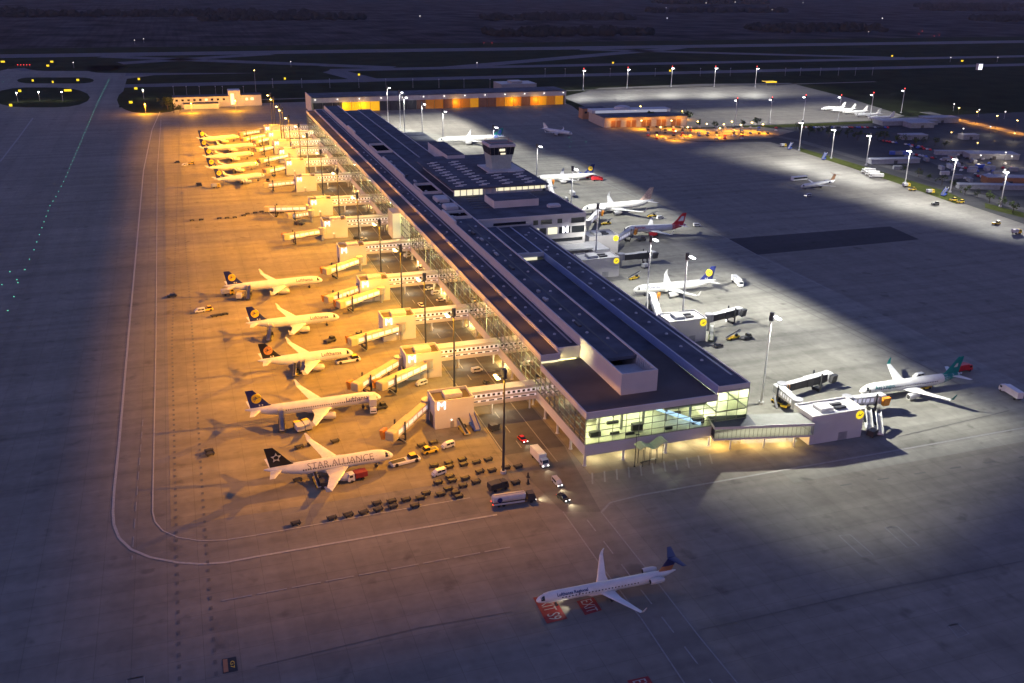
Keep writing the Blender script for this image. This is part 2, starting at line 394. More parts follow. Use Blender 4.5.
line(pxpoly([(602,512),(610,503),(640,495.5),(700,485),(768,473),(900,450),(1024,428)]), .7, LINE_F, 'taxiway_line')
dashed(pxpoly([(840,486),(1000,461),(1024,457)]), .6, 4, 9, TAR, 'slab_joint')
line(pxpoly([(700,630),(860,594),(1024,561)]), .25, TAR, 'slab_joint')
line(pxpoly([(256,667),(420,628),(512,612)]), .25, TAR, 'slab_joint')
line(pxpoly([(898,437),(1009,411)]), .45, TAR, 'slab_joint')
line(pxpoly([(600,181),(660,208),(728,239),(757,255),(830,290)]), .5, LINE_F, 'taxiway_line')
line(pxpoly([(760,283),(860,333),(960,385)]), .5, TAR, 'slab_joint'); line(pxpoly([(752,285),(850,333),(905,360)]), .4, TAR, 'slab_joint')
line(pxpoly([(0,162),(20,136),(33,118)]), 1.2, LINE_F, 'taxiway_line')
for q in ([(839,536),(850,535),(873,555),(862,557)],[(885,528),(897,526.5),(919,546),(907,548)],[(948,626),(958,624),(969,634),(958,638)],[(127,680),(144,676.5),(145,686),(127,690)]):
    P = pxpoly(q); line(P+[P[0], P[1]], .3, LINE_F, 'stand_outline')
# hatched kerb zone at the foot of the terminal end
for k in range(11):
    x = 106+k*4.0; line([(x,228.5),(x-2.5,222.5)], .5, LINE_F)
# red stand signs painted on the concrete
def red_sign(poly, body, n0):
    P = [Vector((*p,0)) for p in pxpoly(poly)]     # TL, TR, BR, BL as seen; letters' tops point to the right, text runs down
    structure(MB().sheet([(p.x,p.y) for p in P], .12).build('red_ground_sign', RED))
    down = (P[3]-P[0]+P[2]-P[1])/2; right = (P[1]-P[0]+P[2]-P[3])/2
    vs, fs = text_mesh(body, 1.0)
    x0, x1 = min(v.x for v in vs), max(v.x for v in vs); y0, y1 = min(v.y for v in vs), max(v.y for v in vs)
    c = sum(P, Vector())/4; c.z = .14; mb = MB()
    mb.add([c+down*.86*((v.x-(x0+x1)/2)/(x1-x0))+right*.62*((v.y-(y0+y1)/2)/(y1-y0)) for v in vs], fs)
    structure(mb.build('ground_sign_lettering', LINE))
red_sign([(533,598),(552,594.5),(567.5,619),(547,624)], 'EXIT S9', 0)
red_sign([(576.5,601.5),(593.5,597.5),(602,610.5),(585,615.5)], 'EXIT', 0)
red_sign([(627,681),(648,676.5),(664,700),(643,706)], 'EXIT S8', 0)
P = [Vector((*p,0)) for p in pxpoly([(222,659.5),(236,657),(238,671),(223,674)])]
structure(MB().sheet([(p.x,p.y) for p in P], .12).build('dark_ground_sign', BLACK))
structure(MB().sheet([(p.x,p.y) for p in (P[0].lerp(P[1],.05)+(P[3]-P[0])*.05, P[0].lerp(P[1],.38)+(P[3]-P[0])*.05, P[3].lerp(P[2],.38)-(P[3]-P[0])*.05, P[3].lerp(P[2],.05)-(P[3]-P[0])*.05)], .14).build('ground_sign_panel', BROWNP))
vs, fs = text_mesh('G7', 1.0)
cc = P[0].lerp(P[1],.68).lerp(P[3].lerp(P[2],.68),.5); dn = (P[3]-P[0]); rt = (P[1]-P[0])
structure(MB().add([Vector((cc.x,cc.y,.15))+dn*.42*v.x+rt*.42*v.y for v in vs], fs).build('ground_sign_lettering', YEL))

# ------------------------------------------------------------------ terminal building
T = thing('terminal_building', 'long flat roofed airport terminal with glazed sides between the two lit aprons', 'terminal', (105,232.5,0))
def tp(name, mb, m, parent=None):
    o = mb.build(name, m); o.parent = parent or T
    o.matrix_parent_inverse = Matrix.Translation((-105,-232.5,0)) if parent is None else Matrix.Identity(4)
    if parent is not None: o.parent = parent
    return o
YN, YF = 232.5, 850.0
GATEY = [270.2,311.2,351.5,401,456.7,511,562.5,630,686.3,731.2,769.1,810.5,842.4]
tp('core', MB().box(112,156,243,YF-4,.1,3.8), INTWALL)
tp('base_band', MB().box(105,149.3,YN,YF,3.8,7.5).box(149.5,160.7,YN+.05,YF,3.8,5.2), PANEL)
cm = MB()
for k in range(58):
    y = YN+.9+k*11.3
    if y > YF: break
    for x in ((105.6, 118.5, 133, 148.6, 160.0) if k == 0 else (105.6, 160.0)):
        c_ = MB().rod((x,y,.08),(x,y,3.8),.42,.42,10).rod((x,y,.08),(x,y,.5),.7,.5,10)
        tp('column', c_, LGREY) if k < 16 else cm.add(c_.v, c_.f)
tag(tp('columns', cm, LGREY), kind='stuff')
# floors and ceilings inside, seen through the glass
tp('floor_slab', MB().box(105.6,149.2,YN+.6,YF-1,7.5,7.62), INTFLOOR)
tp('gallery_floor', MB().box(109.5,146,262,YF-1,12.4,12.9).box(134,149,238,262,12.4,12.9), INTFLOOR)
tp('floor_slab', MB().box(150,160.3,YN+.6,YF-1,11.6,12.0), INTFLOOR)
tp('inner_wall', MB().box(119.6,120.0,276,YF-2,7.7,19.4).box(113,120,276,276.4,7.7,16), INTWALL)
for k in range(4): tp('ceiling_light', MB().box(106.5+k*11,114+k*11,YN+2,YN+37,16.05,16.12), CEIL)
y = 274.0
while y < YF-10:
    add_light('POINT', (5,y-232.5,17.8), 15000, (1,.84,.36), T, radius=.6); y += 11
bay = [272]+[(a+b)/2 for a, b in zip(GATEY[:-1],GATEY[1:])]+[YF-2]
for a, b in zip(bay[:-1], bay[1:]):
    tp('ceiling_light', MB().box(107,111,a+3,b-3,19.6,19.7), CEILW); tp('ceiling_light', MB().box(111,118.5,a+3,b-3,12.2,12.3), CEILW)
tp('ceiling_light', MB().box(151,160,YN+2,YN+30,11.4,11.45), CEIL); tp('ceiling_light', MB().box(151,160,YN+2,YN+30,19.2,19.25), CEIL)
# glazing: one glass wall per gate bay
def glass_wall(a, b, z0, z1, step=4.2, rows=3, nrm=(0,0)):
    a, b = Vector((*a,0)), Vector((*b,0)); d = b-a; L = d.length; d.normalize()
    g = MB().add([(a.x,a.y,z0),(b.x,b.y,z0),(b.x,b.y,z1),(a.x,a.y,z1)], [(0,1,2,3)])
    o = tp('glass_wall', g, GL)
    m_ = MB(); n = max(1,round(L/step)); ang = math.atan2(d.y,d.x)
    for k in range(n+1):
        p = a+d*(L*k/n); m_.cbox((p.x+nrm[0],p.y+nrm[1],(z0+z1)/2), .14, .12, z1-z0-.01, ang)
    for k in range(rows+1):
        z = z0+.1+(z1-z0-.2)*k/rows; c = a+d*(L/2); m_.cbox((c.x+nrm[0]*1.3,c.y+nrm[1]*1.3,z), L-.02, .16, .16, ang)
    q = tp('mullions', m_, MULL); q.parent = o; q.matrix_parent_inverse = Matrix.Identity(4)
    return o
glass_wall((105.15,YN+.2),(149.3,YN+.2),7.5,16.3,4.6,4,(0,-.1))
glass_wall((105.1,YN+.3),(105.1,271),7.5,16.3,4.4,4,(-.1,0))
glass_wall((149.6,YN+.1),(160.6,YN+.1),5.2,19.4,3.6,4,(0,-.1))
glass_wall((160.65,YN+.2),(160.65,300),5.2,19.4,4.5,4,(.1,0))
ys = [271]+[(GATEY[i]+GATEY[i+1])/2 for i in range(len(GATEY)-1)]+[YF]
for a, b in zip(ys[:-1], ys[1:]): glass_wall((105.1,a+.05),(105.1,b-.05),7.5,20.0,4.6,4,(-.1,0))
glass_wall((160.65,600),(160.65,YF),5.2,19.4,6,3,(.1,0)); glass_wall((160.65,300.05),(160.65,433),5.2,19.4,6,3,(.1,0))
# roofs
def roof(x0,x1,y0,y1,z,m=ROOF,rim=.35,h=.35,band=1.9):
    fr = MB().box(x0,x0+rim,y0,y1,z-band,z+h).box(x1-rim,x1,y0,y1,z-band,z+h).box(x0+rim,x1-rim,y0,y0+rim,z-band,z+h).box(x0+rim,x1-rim,y1-rim,y1,z-band,z+h)
    o = tp('roof', MB().box(x0+rim,x1-rim,y0+rim,y1-rim,z-.6,z), m)
    q = tp('parapet', fr, PANEL); q.parent = o; q.matrix_parent_inverse = Matrix.Identity(4); return o
tp('roof', MB().box(105.35,149.3,YN+.35,273,17.3,18.0), ROOF_B); tp('roof', MB().box(132.85,149.3,273.05,385,17.3,18.0), ROOF)
tp('fascia', MB().box(104.9,105.34,YN-.1,271,16.3,18.35).box(105.35,149.4,YN-.1,YN+.34,16.3,18.35), PANEL)
roof(104.9,112,271,YF,21.2,ROOF_B)
roof(112.02,120.3,274,YF,21.9,ROOF)
tp('upper_wall', MB().box(112.1,120.2,274.1,274.5,18.0,20), PANEL)
tp('clerestory', MB().box(105.3,111.8,272.3,272.5,18.05,19.3), E_WIN)
# central raised volume with the open pit at its near end
tp('upper_wall', MB().box(120.32,120.8,241.5,YF,18.0,25.2).box(132.2,132.8,241.5,YF,18.0,25.2).box(120.8,132.2,241.5,241.95,18.0,25.2), PANEL)
tp('roof', MB().box(120.8,132.2,255.4,YF,23.6,24.7), ROOF)
tp('pit_floor', MB().box(120.8,132.2,241.95,255.4,21.4,21.8), LGREY)
lv = MB()
for k in range(9): lv.box(131.7,131.9,243+k*1.35,243.7+k*1.35,21.5,24.9)
tp('louvre', lv, LGREY)
# eastern strip
roof(149.5,160.75,YN-.05,YF,20.6,ROOF)
tp('upper_wall', MB().box(149.35,149.48,YN+.4,434,18.02,20.9), CLAD_SKY)
# blocks across the valley
roof(132.85,142.5,386,434,21.2,ROOF); tp('upper_wall', MB().box(132.85,149.4,385.2,385.9,19.4,21.4), PANEL)
tp('lit_window_band', MB().box(134.5,146,385.0,385.15,18.1,19.4), E_WIN)
tp('roof', MB().box(142.6,149.4,386,434,20.0,20.6), ROOF); tp('roof', MB().box(132.85,149.4,600,YF,19.6,20.3), ROOF)
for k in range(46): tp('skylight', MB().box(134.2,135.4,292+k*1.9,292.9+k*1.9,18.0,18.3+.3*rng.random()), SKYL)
tp('skylight_kerb', MB().box(133.4,133.7,288,384,18.0,18.7), PANEL)
tp('roof_walkway', MB().box(118.2,118.9,278,YF-4,21.92,22.0), GREY); tp('roof_walkway', MB().box(158.2,158.9,240,430,20.62,20.7), GREY); tp('roof_walkway', MB().box(126.2,126.9,258,430,24.72,24.8), DGREY)
for k in range(16):
    y = 284+k*22+rng.uniform(-7,7); a = rng.uniform(0,2.2); tp('roof_duct', MB().bevbox(122+a,123.2+a,y,y+rng.uniform(1.5,6),24.72,25.2+.4*rng.random(),.1), GREY if k % 3 else DGREY)
for k in range(10):
    y = 300+k*26+rng.uniform(-8,8); tp('roof_hatch', MB().bevbox(113.2,114.6,y,y+1.6,21.92,22.4,.1), DGREY)
    if y < 420: tp('roof_hatch', MB().bevbox(151.2,152.6,y+9,y+10.4,20.62,21.1,.1), GREY)
v0 = tp('roof_vent', MB().rod((0,0,0),(0,0,.4),.62,.45,10), GREY); v0.matrix_parent_inverse = Matrix.Identity(4); v0.location = (116-105,287-232.5,21.9)
def vent(x,y,z):
    c = v0.copy(); col.objects.link(c); c.location = (x-105+rng.uniform(-.5,.5),y-232.5+rng.uniform(-2.5,2.5),z)
for k in range(1,26): vent(116,287+k*14.2,21.9)
for k in range(16): vent(124.2,276+k*13,24.7)
for k in range(8): vent(128.8,270+k*26,24.7)
for k in range(14): vent(155,252+k*13,20.6)
for k, (y0, y1) in enumerate(((497,519),(622,650),(440,452))):
    tp('roof_pit', MB().box(121.5,131.5,y0,y0+.3,24.7,26.2).box(121.5,131.5,y1,y1+.3,24.7,26.2).box(121.2,121.5,y0,y1+.3,24.7,26.0).box(131.5,131.8,y0,y1+.3,24.7,26.0), PANEL)
    tp('pit_shade', MB().box(121.6,131.4,y0+.4,y1-.1,24.72,24.8), PITM)  # flat near-black sheet stands in for the shade inside the pit
for y0, y1 in ((430,454),(540,600),(700,730)): tp('raised_parapet', MB().box(120.1,121.1,y0,y1,25.2,26.6), PANEL)
for y0, y1 in ((459,467),(476,486)): tp('roof_plant', MB().bevbox(123.5,130.5,y0,y1,24.7,26.6,.5), LGREY)
# projecting glazed stair bay on the west side
tp('stair_bay', MB().box(100.4,104.85,481,492,5.5,19.6), INTWALL)
tp('stair_bay_glass', MB().box(100.5,104.8,480.8,480.95,6,19.3), mat('stair_glow', (.8,.85,.6), .5, emit=.3*K))
# interior: escalators, counters, columns
es = MB().beam((128.5,245,13.0),(145.5,234.6,8.0),2.0,.5); tp('escalator', es, E_BLUE)
es = MB().beam((110,240,12.0),(116.5,250,7.9),2.2,.5).box(113,120,250,250.6,7.6,9); tp('staircase', es, DGREY)
for x, y in ((112,239),(120,239),(128,240),(136,240),(144,239),(112,256),(124,252)):
    tp('inner_column', MB().rod((x,y,7.6),(x,y,16.2),.45,.45,10), LGREY)
for x, y, dx, dy, h in ((111,247,5,.3,3),(121,247,.3,6,4.2),(127,250,6,.3,3.4),(139,250,.3,7,5),(115,236,3,.6,.9),(119.5,234.6,3,.6,.9),(133,234.2,2.4,.6,.9),(117,243,4,.5,1),(140,243,3,.5,1),(109,254,.3,8,3)):
    tp('partition' if h > 2 else 'seat_row', MB().box(x,x+dx,y,y+dy,7.63,7.63+h), DGREY if h < 2 else (GREY if int(x) % 2 else MULL))
tp('gallery_balustrade', MB().box(134,149,237.8,237.95,12.95,14).box(109.5,146,261.8,261.95,12.95,14), MULL)
tp('counter', MB().box(108.5,112,236.5,238,7.6,9.2).box(122.5,126,236,237.4,7.6,10.2).box(143,147,235,236.4,7.6,9.4), DGREY)
for x, y in ((110,236),(119,236.5),(131,236),(140,236),(147,236)): add_light('POINT', (x-105,y-232.5,2.9), 1300, (1,.88,.55), T, radius=.3)
for k in range(6): add_light('POINT', (8+k*7.6,16,14.5), 2000, (1,.98,.62), T, radius=1.0)
for y in (6,20,32): add_light('POINT', (2.5,y,12.5), 2600, (1,.93,.5), T, radius=.6)
for k in range(13): add_light('POINT', (5,52+k*44,11), 14000, (1,.86,.4), T, radius=1.0)
for k in range(1,13): add_light('POINT', (3,38+k*44,2.6), 5000, (1,.72,.28), T, radius=.3)
add_light('POINT', (49.5,12,16), 1800, (1,.98,.62), T, radius=1); add_light('POINT', (49.5,12,9), 1800, (1,.98,.62), T, radius=1)

# central block with its striped roof plate and control tower
CB = thing('central_building', 'wide white panelled building with ribbon windows crossing the terminal under the control tower', 'building', (150,434,0))
def cp(name, mb, m, parent=None):
    o = mb.build(name, m)
    if parent: o.parent = parent
    else: o.parent = CB; o.matrix_parent_inverse = Matrix.Translation((-150,-434,0))
    return o
cp('wall', MB().box(161,190.5,434,600,.1,24.6).box(132.9,161,434.2,600,18.1,24.55), PANEL)
cp('roof', MB().box(133.1,190.2,434.5,600,24.65,24.9), ROOF)
cp('parapet', MB().box(132.9,190.5,433.9,434.4,24.6,25.3).box(190.1,190.5,434.4,600,24.6,25.3), PANEL)
for x0, x1, z0, z1, m_ in ((141,158,21.6,22.9,GLASSD),(162,164.5,20.6,22.9,GLASSD),(166,172,20.6,22.9,GLASSD),(175,177.5,20.6,22.9,GLASSD),(182.5,189.8,20.2,22.9,GLASSD),
                        (161.5,165,15.2,18.6,E_WIN),(165.6,169,15.2,18.6,GLASSD),(170,175,15.2,18.6,E_WIN),(176,182,15.2,18.6,GLASSD),(183,189.8,15.2,18.6,GLASSD),(170,189,11,12.6,GLASSD)):
    cp('window', MB().box(x0,x1,433.8,434.05,z0,z1), m_)
vs, fs = text_mesh('M', 4.6, .15, .12)
cp('letter_sign', MB().add(orient(vs, (179.3,433.5,17.0), (1,0,0), (0,0,1)), fs), E_SIGN)
cp('terrace', MB().box(161.2,191,424,433.7,8.6,9.4).box(190.8,200,424,440,7.0,8.0), LGREY)
plate = cp('roof_plate', MB().box(134.5,190.0,486,566,28.4,29.3), ROOF)
cp('clerestory', MB().box(138,187,487.5,565,24.9,28.35), PANEL); cp('lit_clerestory', MB().box(136.2,152,487.2,487.45,25,28.2), E_WIN); cp('lit_clerestory', MB().box(160,188,487.2,487.45,26.4,28.2), E_WIN)
for k in range(16): cp('clerestory_post', MB().box(135.6+k*3.55,136.0+k*3.55,486.9,487.4,24.9,28.35), LGREY)
sk0 = MB().box(-2.2,2.2,-.28,.28,0,.3).build('roof_skylight', WHITE); n = 0
for i in range(4):
    for j in range(10):
        x, y = 140+i*13.3+(j%2)*.6, 491+j*7.2
        if x > 165 and y > 520: continue
        c = sk0 if n == 0 else sk0.copy()
        if n: col.objects.link(c)
        c.parent = CB; c.location = (x-150,y-434,29.3); n += 1
        c = sk0.copy(); col.objects.link(c); c.parent = CB; c.location = (x-150+2.6,y-434+2.6,29.3)
pl = cp('plant_room', MB().box(148.3,172.8,455.5,472,24.95,28.6), PANEL); cp('plant_room_roof', MB().box(148.7,172.4,455.9,471.6,28.62,28.8), ROOF)
cp('plant_room', MB().box(160.2,172,590,640,20,27), PANEL); cp('plant_room_roof', MB().box(160.5,171.7,590.3,639.7,27.02,27.2), ROOF)
cp('roof_dome', MB().bevbox(176,183,449,453,24.9,26.4,.6), LGREY)
for k in range(6): cp('roof_slot', MB().box(138+k*.6,147,458+k*5,459+k*5,24.92,25.15), DGREY)
cp('east_wing', MB().box(161,186,600.2,760,.1,14), PANEL); cp('east_wing_roof', MB().box(161.3,185.7,600.5,759.7,14.05,14.3), ROOF)

TW = thing('control_tower', 'squat square apron control tower with flared dark glazed cab on the striped roof plate', 'control tower', (176,533,29.3))
def tw(name, mb, m, parent=None):
    o = mb.build(name, m); o.parent = parent or TW; return o
def sq(h, z):
    h *= .8; return [(-h,-h,z),(h,-h,z),(h,h,z),(-h,h,z)]
tw('base_plate', MB().box(-10,12,-13,10,0.02,.6), LGREY)
tw('shaft', MB().rings([sq(7.3,.6),sq(7.6,4.5),sq(8.6,9.0)]), mat('green_grey_panel', (.3,.37,.36), .5))
cab = tw('cab_glass', MB().rings([sq(8.6,9.02),sq(9.6,13.6)]), GLASSD)
mm = MB()
for sx, sy in ((1,0),(-1,0),(0,1),(0,-1)):
    for k in range(7):
        t = -1+2*k/6
        p = (sx*6.93+(abs(sy)*t*6.9), sy*6.93+(abs(sx)*t*6.9), 9.05); q = (sx*7.73+(abs(sy)*t*7.7), sy*7.73+(abs(sx)*t*7.7), 13.55)
        mm.rod(p,q,.1,.1,4)
mm.build('cab_mullions', MULL, cab)
tw('cab_window', MB().box(-1.8,1.6,-7.7,-7.45,11.3,12.7), E_WIN); tw('cab_window', MB().box(-1.0,2.0,-7.35,-7.1,9.3,10.2), E_WIN)
tw('cab_roof', MB().rings([sq(9.9,13.62),sq(10,15),sq(9.2,15.3)]), LGREY); tw('roof_deck', MB().box(-6.9,6.9,-6.9,6.9,15.3,15.6), DGREY)
for x, y, h in ((-6,5,4),(2,7,5.5),(5,-3,3)): tw('antenna', MB().rod((x,y,15.6),(x,y,15.6+h),.12,.06,6), RED)
tw('roof_rail', MB().box(-6.8,6.8,-6.8,-6.7,16.4,16.5).box(-6.8,6.8,6.7,6.8,16.4,16.5).box(-6.8,-6.7,-6.69,6.69,16.4,16.5).box(6.7,6.8,-6.69,6.69,16.4,16.5), REDP)

# ------------------------------------------------------------------ west gates: houses with a lit letter, link bridges, boarding bridges
def part(t, name, mb, m, parent=None, smooth=False): return mb.build(name, m, parent or t, smooth)
def gate_house():
    t = thing('gate_house', '', 'gate house', group='gate houses along the amber apron')
    part(t,'wall', MB().box(0,.3,0,9.3,.1,10.2).box(13,13.3,0,9.3,.1,10.2).box(.3,13,0,.3,.1,10.2).box(.3,13,9,9.3,.1,10.2), PANEL)
    part(t,'roof', MB().box(.3,13,.3,9,8.7,9.1), ROOF_B)
    part(t,'roof_plant', MB().bevbox(4.2,10.3,3.2,7.2,9.1,10.6,.2), LGREY)
    vs, fs = text_mesh('M', 4.0, .12, .0)
    part(t,'letter_sign', MB().add(orient(vs, (2.3,-.16,8.3), (1,0,0), (0,0,1)), fs), E_SIGN)
    part(t,'door', MB().box(5.2,6.4,-.06,.0,.1,2.3), GREY)
    part(t,'roller_door', MB().box(-.08,0,2.5,6.5,.1,4), DGREY)
    part(t,'wall_lamp', MB().box(5.4,5.8,-.4,-.02,2.9,3.05), E_FAR)
    return t
def link_bridge(length=23.3):
    t = thing('link_bridge', '', 'footbridge', group='link bridges to the gate houses')
    L = length
    part(t,'roof', MB().box(0,L,-.15,4.15,9.3,9.75), PANEL)
    part(t,'fascia', MB().box(0,L,0,.25,8.65,9.28).box(0,L,0,.25,6.5,7.35).box(0,L,0,.25,4.4,5.7), PANEL)
    part(t,'lit_band', MB().box(0,L,.05,.2,7.36,8.64).box(0,L,.05,.2,5.71,6.49), E_TUN)
    part(t,'floor', MB().box(0,L,.26,3.9,4.4,4.8), LGREY)
    part(t,'rear_wall', MB().box(0,L,3.9,4.1,4.81,9.28), PANEL)
    w0 = None
    for k in range(13):
        if w0 is None: w0 = part(t,'window', MB().box(-.45,.45,-.06,.04,7.6,8.4), GLASSW); o = w0
        else: o = w0.copy(); col.objects.link(o)
        o.location = (1.0+k*(L-2)/12,0,0)
    w1 = None
    for k in range(8):
        if w1 is None: w1 = part(t,'low_window', MB().box(-.9,.9,-.06,.04,5.85,6.3), GLASSW); o = w1
        else: o = w1.copy(); col.objects.link(o)
        o.location = (1.6+k*(L-3.2)/7,0,0)
    part(t,'pillar', MB().rod((L-1.5,2,.1),(L-1.5,2,4.4),.35), LGREY); part(t,'pillar', MB().rod((8,2,.1),(8,2,4.4),.35), LGREY)
    part(t,'soffit_lamp', MB().box(10,10.6,1.8,2.3,4.25,4.38), E_WHITE)
    return t
GH = gate_house(); LB = link_bridge()
for i, y in enumerate(GATEY):
    lab = 'square gate house with lit letter M, %s along the amber-lit row from the camera' % ORD[i] if i < 12 else 'square gate house with lit letter M, farthest along the amber-lit row'
    lab2 = 'glazed link bridge between terminal and the %s gate house of the amber row' % (ORD[i] if i < 12 else 'farthest')
    if i == 0: a, b = GH, LB
    else: a, b = copy_tree(GH), copy_tree(LB)
    a.location = (68.2,y,0); b.location = (81.6,y+4.2,0); a['label'] = lab; b['label'] = lab2
    add_light('POINT', (10,2.2,4.0), 1800, (1,.82,.5), b, radius=.3)

def boarding_bridge(S, E, label, m_roof, lit=True, group='boarding bridges on the amber apron', dark=False):
    S, E = Vector(S), Vector(E); d = E-S; L = math.hypot(d.x,d.y); rz = math.atan2(d.y,d.x)
    t = thing('boarding_bridge', label, 'jet bridge', (S.x,S.y,0), rz, group)
    z0, z1 = S.z, E.z
    def zz(x): return z0+(z1-z0)*x/L
    part(t,'rotunda', MB().rod((0,0,.1),(0,0,z0-1.4),.6).rod((0,0,z0-1.4),(0,0,z0+1.9),1.9,1.9,14), GREY)
    side = DGREY if dark else PANEL
    m1 = L*.55
    for a, b, wd, ht, nm in ((1.6,m1,2.25,2.4,'inner_tunnel'),(m1-1.0,L-1.2,2.6,2.75,'outer_tunnel')):
        tb = MB().beam((a,0,zz(a)),(b,0,zz(b)),wd,ht); nr = max(3,int((b-a)/3.2))
        for k in range(nr+1):
            xr_ = a+.12+(b-a-.24)*k/nr; tb.beam((xr_-.1,0,zz(xr_-.1)),(xr_+.1,0,zz(xr_+.1)),wd+.13,ht+.1)
        o = part(t,nm, tb, side)
        part(t,'under_girder', MB().beam((a+.3,0,zz(a+.3)-ht/2-.28),(b-.3,0,zz(b-.3)-ht/2-.28),wd*.7,.5), DGREY, o)
        part(t,'tunnel_roof', MB().beam((a,0,zz(a)+ht/2+.1),(b,0,zz(b)+ht/2+.1),wd+.15,.16), m_roof, o)
        if lit:
            for sgn in (-1,1):
                n = max(3,int((b-a)/3.2))
                mb = MB()
                for k in range(n):
                    xa = a+.2+(b-a-.4)*k/n; xb = xa+(b-a-.4)/n-.5
                    mb.beam((xa,sgn*(wd/2+.03),zz(xa)+.12),(xb,sgn*(wd/2+.03),zz(xb)+.12),.05,1.35)
                part(t,'side_panel', mb, E_TUN, o)
    part(t,'cab', MB().bevbox(L-1.4,L+1.6,-1.7,1.7,z1-1.4,z1+1.6,.3), m_roof)
    part(t,'cab_canopy', MB().beam((L+.2,-2.2,z1+.1),(L+.2,-3.4,z1-.1),2.6,3.0), ORANGEP if not dark else DGREY)
    xs = L*.78
    part(t,'support_leg', MB().box(xs-.25,xs+.25,-2.1,-1.7,.9,zz(xs)+2.6).box(xs-.25,xs+.25,1.7,2.1,.9,zz(xs)+2.6).box(xs-.3,xs+.3,-2.1,2.1,zz(xs)-2,zz(xs)-1.6), DGREY)
    part(t,'bogie', MB().box(xs-.5,xs+.5,-1.5,1.5,.5,1.0).wheel((xs,-1.2,.65),.55,.5).wheel((xs,1.2,.65),.55,.5), RUBBER)
    part(t,'service_stair', MB().beam((L-1.4,2.4,z1-1.4),(L-4.4,2.4,.3),.9,.18), GREY)
    return t
BR = [((427,404,5.6),(392,435,4.6),'long white boarding bridge with amber-lit roof reaching the lettered white jet'),
      ((399,361,5.6),(357,386,4.6),'boarding bridge on the far side of the pair beside the longest amber-lit jet'),
      ((428,364,5.6),(382,385,4.6),'boarding bridge on the near side of the pair beside the longest amber-lit jet'),
      ((401,327,5.6),(353,341,4.6),'boarding bridge ending at the nose of the jet with the poorly lit fin disc'),
      ((381,291,5.6),(341,304,4.6),'white boarding bridge ending at the nose of the amber-lit jet fourth from the camera'),
      ((360,288,5.6),(329,299,4.6),'short stowed boarding bridge behind the bridge of the fourth amber-lit jet'),
      ((360,260,5.6),(327,271,4.6),'white boarding bridge ending at the nose of the amber-lit jet fifth from the camera'),
      ((322,231,5.6),(286,237,4.6),'stowed boarding bridge at the nearest empty amber gate'),
      ((309,208,5.6),(267,209,4.6),'stowed boarding bridge at the middle empty amber gate'),
      ((311,213,5.6),(290,216,4.6),'short stowed boarding bridge on the near side of the middle empty amber gate'),
      ((297,182,5.6),(266,185,4.6),'stowed boarding bridge at the farthest empty amber gate'),
      ((295,165,5.6),(267,171,4.6),'pale boarding bridge to the nearest of the five distant amber-lit jets'),
      ((289,155,5.6),(261,161,4.6),'pale boarding bridge to the second of the five distant amber-lit jets'),
      ((283,145,5.6),(257,150,4.6),'pale boarding bridge to the third of the five distant amber-lit jets'),
      ((277,136.5,5.6),(256,141.5,4.6),'pale boarding bridge to the fourth of the five distant amber-lit jets'),
      ((266,135,5.6),(244,139.5,4.6),'pale boarding bridge on the far side of the fourth of the five distant jets'),
      ((261,131,5.6),(241,134,4.6),'pale boarding bridge to the farthest of the five distant amber-lit jets')]
BROOF = mat('sodium_tinted_roof', (.42,.36,.2), .5)  # sodium lamplight put into the pale roofs as a yellow tint
for a, b, lab in BR: boarding_bridge(G(*a), G(*b), lab, BROOF)

# ------------------------------------------------------------------ floodlight masts
def mast_proto(name, h, arm, lampm, red=False, pole=GREY, group=None):
    t = thing(name, '', 'light mast', group=group)
    part(t,'base', MB().rod((0,0,.1),(0,0,1.0),.9,.9,10), LGREY)
    part(t,'pole', MB().rod((0,0,1.0),(0,0,h-1),.42,.24,10), pole)
    part(t,'lamp_frame', MB().rod((0,0,h-2.8),(0,0,h),.75,.75,10).box(*( (0,arm) if arm>0 else (arm,0) ),-.12,.12,h-1.9,h-1.7).box(arm*.6-.12,arm*.6+.12,-1.6,1.6,h-1.9,h-1.7), DGREY)
    for yy in (-1.2,0,1.2):
        part(t,'floodlight', MB().cbox((arm*.72,yy,h-2.15),1.1,.8,.38), lampm)
    if red: part(t,'warning_lamp', MB().rod((0,0,h),(0,0,h+.9),.35,.35,8), E_RED)
    return t
wm = mast_proto('floodlight_mast', 34, -3.2, E_SOD, pole=DGREY, group='sodium floodlight masts along the amber apron')
WM = [236.5,290.3,331,371.5,414.6,469.8,531.4,594,656.8,700,740.1,782.3,804.2,848.7,876]
WPOW = 79000
FLW0 = flood('sodium_flood', WPOW*.46, SODC, -1, (0.1,1.25,4.1), (.5,2.5), .35, .5, .09)
FLW1 = flood('sodium_flood', WPOW*.8, SODC, -1, (0.1,1.25,4.1), (.5,2.5), .35, .5, .09)
FLW = flood('sodium_flood', WPOW, SODC, -1, (0.1,1.25,4.1), (.5,2.5), .35, .5, .09)
for i, y in enumerate(WM):
    t = wm if i == 0 else copy_tree(wm)
    lab = 'tall sodium floodlight mast, %s of the row beside the amber gate houses' % (ORD[i]+' from the camera' if i else 'nearest the camera')
    t['label'] = lab; t.location = (80.5 if i < 10 else 78, y, 0)
    hang((FLW0,FLW1,FLW1,FLW)[min(i,3)], (-3.4,0,31.2), t)
em = mast_proto('floodlight_mast', 34, 3.2, E_WHITE, pole=LGREY, group='white floodlight masts on the east side of the terminal')
FLE = flood('white_flood', 62000, WHC, 1, (-.2,1.75,2.5), (.7,1.9), .35, .35)
FLE3 = flood('white_flood', 26000, WHC, 1, (-.1,1.75,2.5), (.7,1.9), .35, .1)
FLN = flood('white_flood', 34000, (1,.98,.78), 1, (-.2,1.7,2.9), (1.1,2.6), .35, .0)
EMP = [(761,404),(681,331),(646,310),(595,270)]
